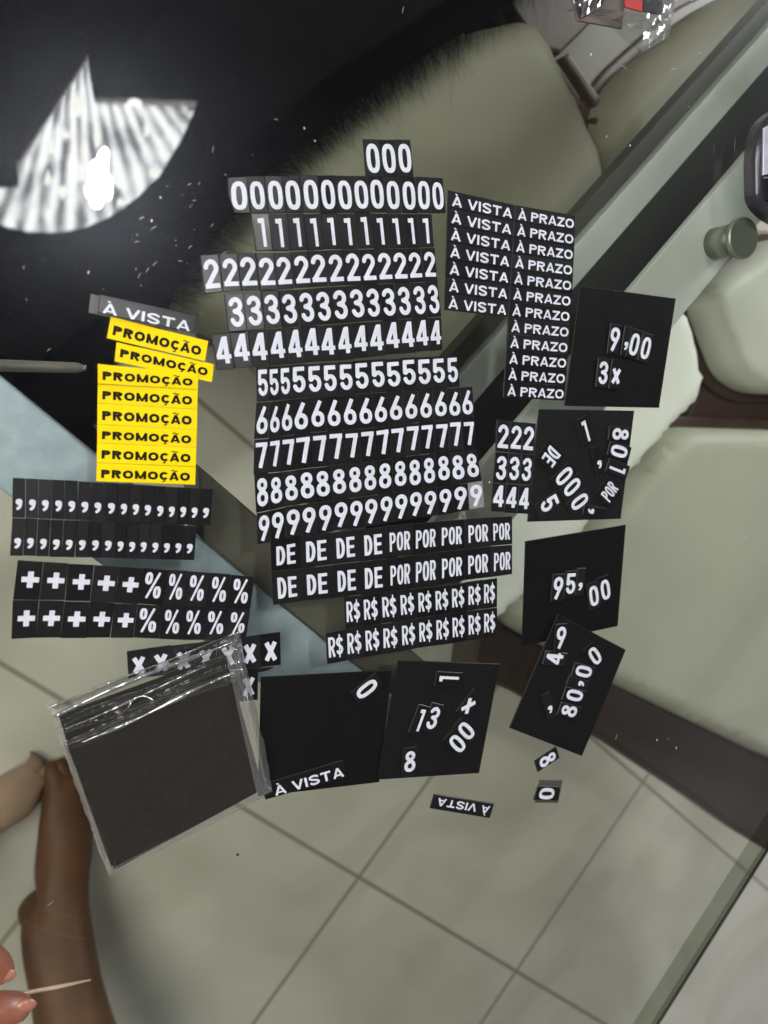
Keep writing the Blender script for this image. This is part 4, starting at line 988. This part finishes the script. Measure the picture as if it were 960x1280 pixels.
def bag_h(u, v):
    e = min(u, 1-u, v*1.0, 1-v)
    base = (ztop+.0012)*min(1, max(0, e)/.035)**.6
    f = 0
    for c, wd, a, sl in ((.050, .016, .0042, .02), (.120, .012, .0018, -.02), (.235, .017, .0042, .02), (.175, .010, .0012, .04)):
        d = (v-c-sl*(u-.5)*.6-.012*math.sin(u*7+c*30))/wd
        f += a*math.exp(-d*d)*(.6+.4*math.sin(u*9+c*40)**2)
    f += .0022*max(0, nz1(u, v*.35, 26))*math.exp(-((u-.965)/.035)**2)+.0020*max(0, nz1(u, v*.4, 22))*math.exp(-((u-.03)/.03)**2)
    f += .0008*nz1(u, v, 6)+.0004*nz1(u*2, v, 15)
    return base+f
V = []
for j in range(NV+1):
    for i in range(NU+1):
        u, v = i/NU, j/NV
        jx = (3.2*nz1(u, v, 9)+1.2*nz1(u, v, 30)) if i in (0, NU) else 0
        jy = 2.0*nz1(u, v+5, 8) if j in (0, NV) else 0
        x = (bq[0][0]*(1-u)+bq[1][0]*u)*(1-v)+(bq[3][0]*(1-u)+bq[2][0]*u)*v+jx
        y = (bq[0][1]*(1-u)+bq[1][1]*u)*(1-v)+(bq[3][1]*(1-u)+bq[2][1]*u)*v+jy
        V.append(at(x, y, .0012+bag_h(u, v)))
F = [(j*(NU+1)+i, j*(NU+1)+i+1, (j+1)*(NU+1)+i+1, (j+1)*(NU+1)+i) for j in range(NV) for i in range(NU)]
ids = [1 if (i > NU*.90 or i < NU*.03 or j > NV*.965) else 0 for j in range(NV) for i in range(NU)]
mesh_obj('film', V, F, [M['film'], M['crinkle']], bag, bag.location.copy(), True, ids)
def bag_pt(u, v, up_=0.0):
    x = (bq[0][0]*(1-u)+bq[1][0]*u)*(1-v)+(bq[3][0]*(1-u)+bq[2][0]*u)*v; y = (bq[0][1]*(1-u)+bq[1][1]*u)*(1-v)+(bq[3][1]*(1-u)+bq[2][1]*u)*v
    return at(x, y, .0014+bag_h(u, v)+up_)
for (v0, v1, amp, fr, rad, ua, ub) in [(.055, .035, .010, 6, .0016, .02, .95), (.262, .222, .006, 9, .0014, .10, .93), (.150, .128, .007, 7, .0007, .05, .80), (.005, .002, .002, 12, .0006, .01, .99)]:
    path = []; rads = []
    for k in range(61):
        f = k/60; u = ua+(ub-ua)*f
        path.append(bag_pt(u, v0+(v1-v0)*f+amp*math.sin(fr*u+v0*40), -rad*.2))
        rads.append(rad*(.35+.65*abs(math.sin(math.pi*f))**.5)*(.8+.3*math.sin(u*19+v0*9)))
    tube('fold', path, rads, M['fold'], bag, 14)
for (u0, va, vb, rad) in [(.968, .03, .97, .0006), (.948, .06, .60, .0005), (.028, .2, .98, .0005)]:
    tube('fold', [bag_pt(u0+.012*nz1(k*.1, u0*9, 1.3), va+(vb-va)*k/50) for k in range(51)], [rad*(.45+.5*abs(nz1(k*.21, u0*5, 1.0))) for k in range(51)], M['crinkle'], bag, 8)
cpt = at(177, 884, .0135); R_ = .0072
tube('hang_hole', [cpt+Vector((R_*math.cos(t), R_*math.sin(t)*.9, .0004*math.sin(3*t))) for t in [math.radians(20+a*14) for a in range(12)]], .0005, M['fold'], bag, 8)
# ------------------------------------------------------------------ plastic pouch at the top edge
pch = empty('plastic_pouch', at(770, 10, 0), 'clear plastic pouch with red and black card and silver foil, at the top edge', 'pouch')
def gridq(name, q, hf, m, parent, nu=36, nv=24):
    V = []
    for j in range(nv+1):
        for i in range(nu+1):
            u, v = i/nu, j/nv
            x = (q[0][0]*(1-u)+q[1][0]*u)*(1-v)+(q[3][0]*(1-u)+q[2][0]*u)*v; y = (q[0][1]*(1-u)+q[1][1]*u)*(1-v)+(q[3][1]*(1-u)+q[2][1]*u)*v
            V.append(at(x, y, hf(u, v)))
    F = [(j*(nu+1)+i, j*(nu+1)+i+1, (j+1)*(nu+1)+i+1, (j+1)*(nu+1)+i) for j in range(nv) for i in range(nu)]
    return mesh_obj(name, V, F, m, parent, parent.location.copy(), True)
def q_part(name, q, z, th, m):
    o, T = quad_solid(name, q, z, m, m, th=th, bev=.0003); o.parent = pch; o.location = o.location-pch.location
q_part('card', [(700, -60), (790, -60), (778, 36), (722, 26)], .0005, .0012, M['pinkcard'])
q_part('card', [(776, -60), (806, -60), (803, 15), (782, 9)], .002, .0012, M['red'])
q_part('card', [(806, -60), (832, -60), (828, 19), (803, 14)], .002, .0012, M['shade_and_card'])
gridq('foil', [(714, -40), (758, -50), (756, 6), (727, 22)], lambda u, v: .004+.0016*abs(math.sin(u*7+v*5))+.001*math.sin(v*11), M['foil'], pch)
gridq('film', [(690, -70), (856, -70), (836, 44), (706, 14)], lambda u, v: .0065*min(1, min(u, 1-u, 1-v)*9)+.0007*math.sin(u*21+v*14)+.0012, M['film'], pch)
gridq('film', [(812, -60), (858, -60), (836, 46), (802, 66)], lambda u, v: .001+.0028*abs(math.sin(u*6+v*2))*(1-.5*v)+.0005*math.sin(v*30), M['crinkle'], pch)
gridq('film', [(735, 8), (806, 18), (802, 68), (770, 40)], lambda u, v: .0008+.0016*abs(math.sin(u*5+v*6)), M['film'], pch)

# dark rounded case cut by the right edge
case = empty('dark_case', at(968, 200, 0), 'dark glossy rounded case with its highlight painted as a bright stripe, at the right edge', 'case')
cq = round_poly([Vector((937, 190)), Vector((947, 150)), Vector((1010, 112)), Vector((1045, 180)), Vector((1005, 290)), Vector((962, 278)), Vector((938, 255))], 26)
M['gloss'] = simple('dark_gloss', (.045, .043, .055), (.03, .029, .038), .22, 30, .5)
M['highlight'] = simple('highlight_pale', (.58, .58, .67), (.38, .38, .47), .3, 90, metal=.35)  # bright reflection on the case put in as a pale colour
M['blackgl'] = simple('black_gloss', (.006, .006, .008), (.009, .009, .012), .2, 30, .5)
prism('case_body', px([(p.x, p.y) for p in cq], .006), .0003, .012, M['gloss'], case, bevel=.0045, seg=5)
prism('highlight_stripe', px([(955, 160), (978, 146), (986, 214), (954, 219)], .0135), .0122, .0136, M['highlight'], case, bevel=.0005)
prism('dark_panel', px([(954, 222), (986, 217), (980, 262), (958, 250)], .0135), .0122, .0134, M['blackgl'], case, bevel=.0005)

# ------------------------------------------------------------------ dust and crumbs on the glass
random.seed(11); V, F = [], []
def speck(x, y, r, k=5, el=1.0, a=0.0):
    c = at(x, y, .00035); o = len(V)
    for i in range(k):
        t = 2*math.pi*i/k; rr = r*random.uniform(.6, 1.3)
        p = Vector((rr*el*math.cos(t), rr*math.sin(t)/max(1, el**.5), 0)); p.rotate(Matrix.Rotation(a, 3, 'Z')); V.append(c+p)
    top = len(V); V.append(c+Vector((0, 0, r*.5)))
    for i in range(k): F.append((o+i, o+(i+1) % k, top))
for _ in range(130):
    x, y = (random.uniform(0, 960), random.uniform(0, 1100)) if random.random() < .5 else (random.gauss(170, 110), random.gauss(280, 90))
    speck(x, y, random.choice([.00012, .00018, .00018, .00028]), el=random.choice([1, 1, 1.6, 3]), a=random.uniform(0, 3.1))
for x, y in [(738, 68), (786, 182), (612, 603), (562, 604), (202, 247), (188, 276), (110, 340), (822, 925), (847, 935), (380, 160), (392, 176)]:
    speck(x+random.uniform(-2, 2), y, .0006, 6, 1.5, random.uniform(0, 3))
for _ in range(46):
    x, y = (random.gauss(210, 90), random.gauss(300, 80)) if random.random() < .6 else (random.uniform(0, 960), random.uniform(0, 1200))
    a = random.gauss(.6, .5); c = at(x, y, .0004); ln = random.uniform(.0015, .005); o = len(V)
    d_ = Vector((math.cos(a), math.sin(a), 0)); s_ = Vector((-d_.y, d_.x, 0))*.00007
    V += [c-d_*ln/2+s_, c-d_*ln/2-s_, c+s_*3-s_, c+s_*5, c+d_*ln/2-s_, c+d_*ln/2+s_]
    F += [(o, o+1, o+2, o+3), (o+3, o+2, o+4, o+5)]
du = mesh_obj('dust', V, F, M['dustm']); tag(du, 'pale dust specks and lint scattered over the glass', 'dust', kind='stuff')
c = at(297, 1068, .0004)
cr = prism('crumb', [c+Vector((.0009*math.cos(t), .0007*math.sin(t), 0)) for t in (0, 1, 2.2, 3.3, 4.3, 5.4)], .0001, .0012, M['tile'], bevel=.0002)
tag(cr, 'single tiny black crumb on the glass right of the toes of the table', 'crumb')
cr['label'] = 'single tiny black crumb on the glass below the bag and square plate'
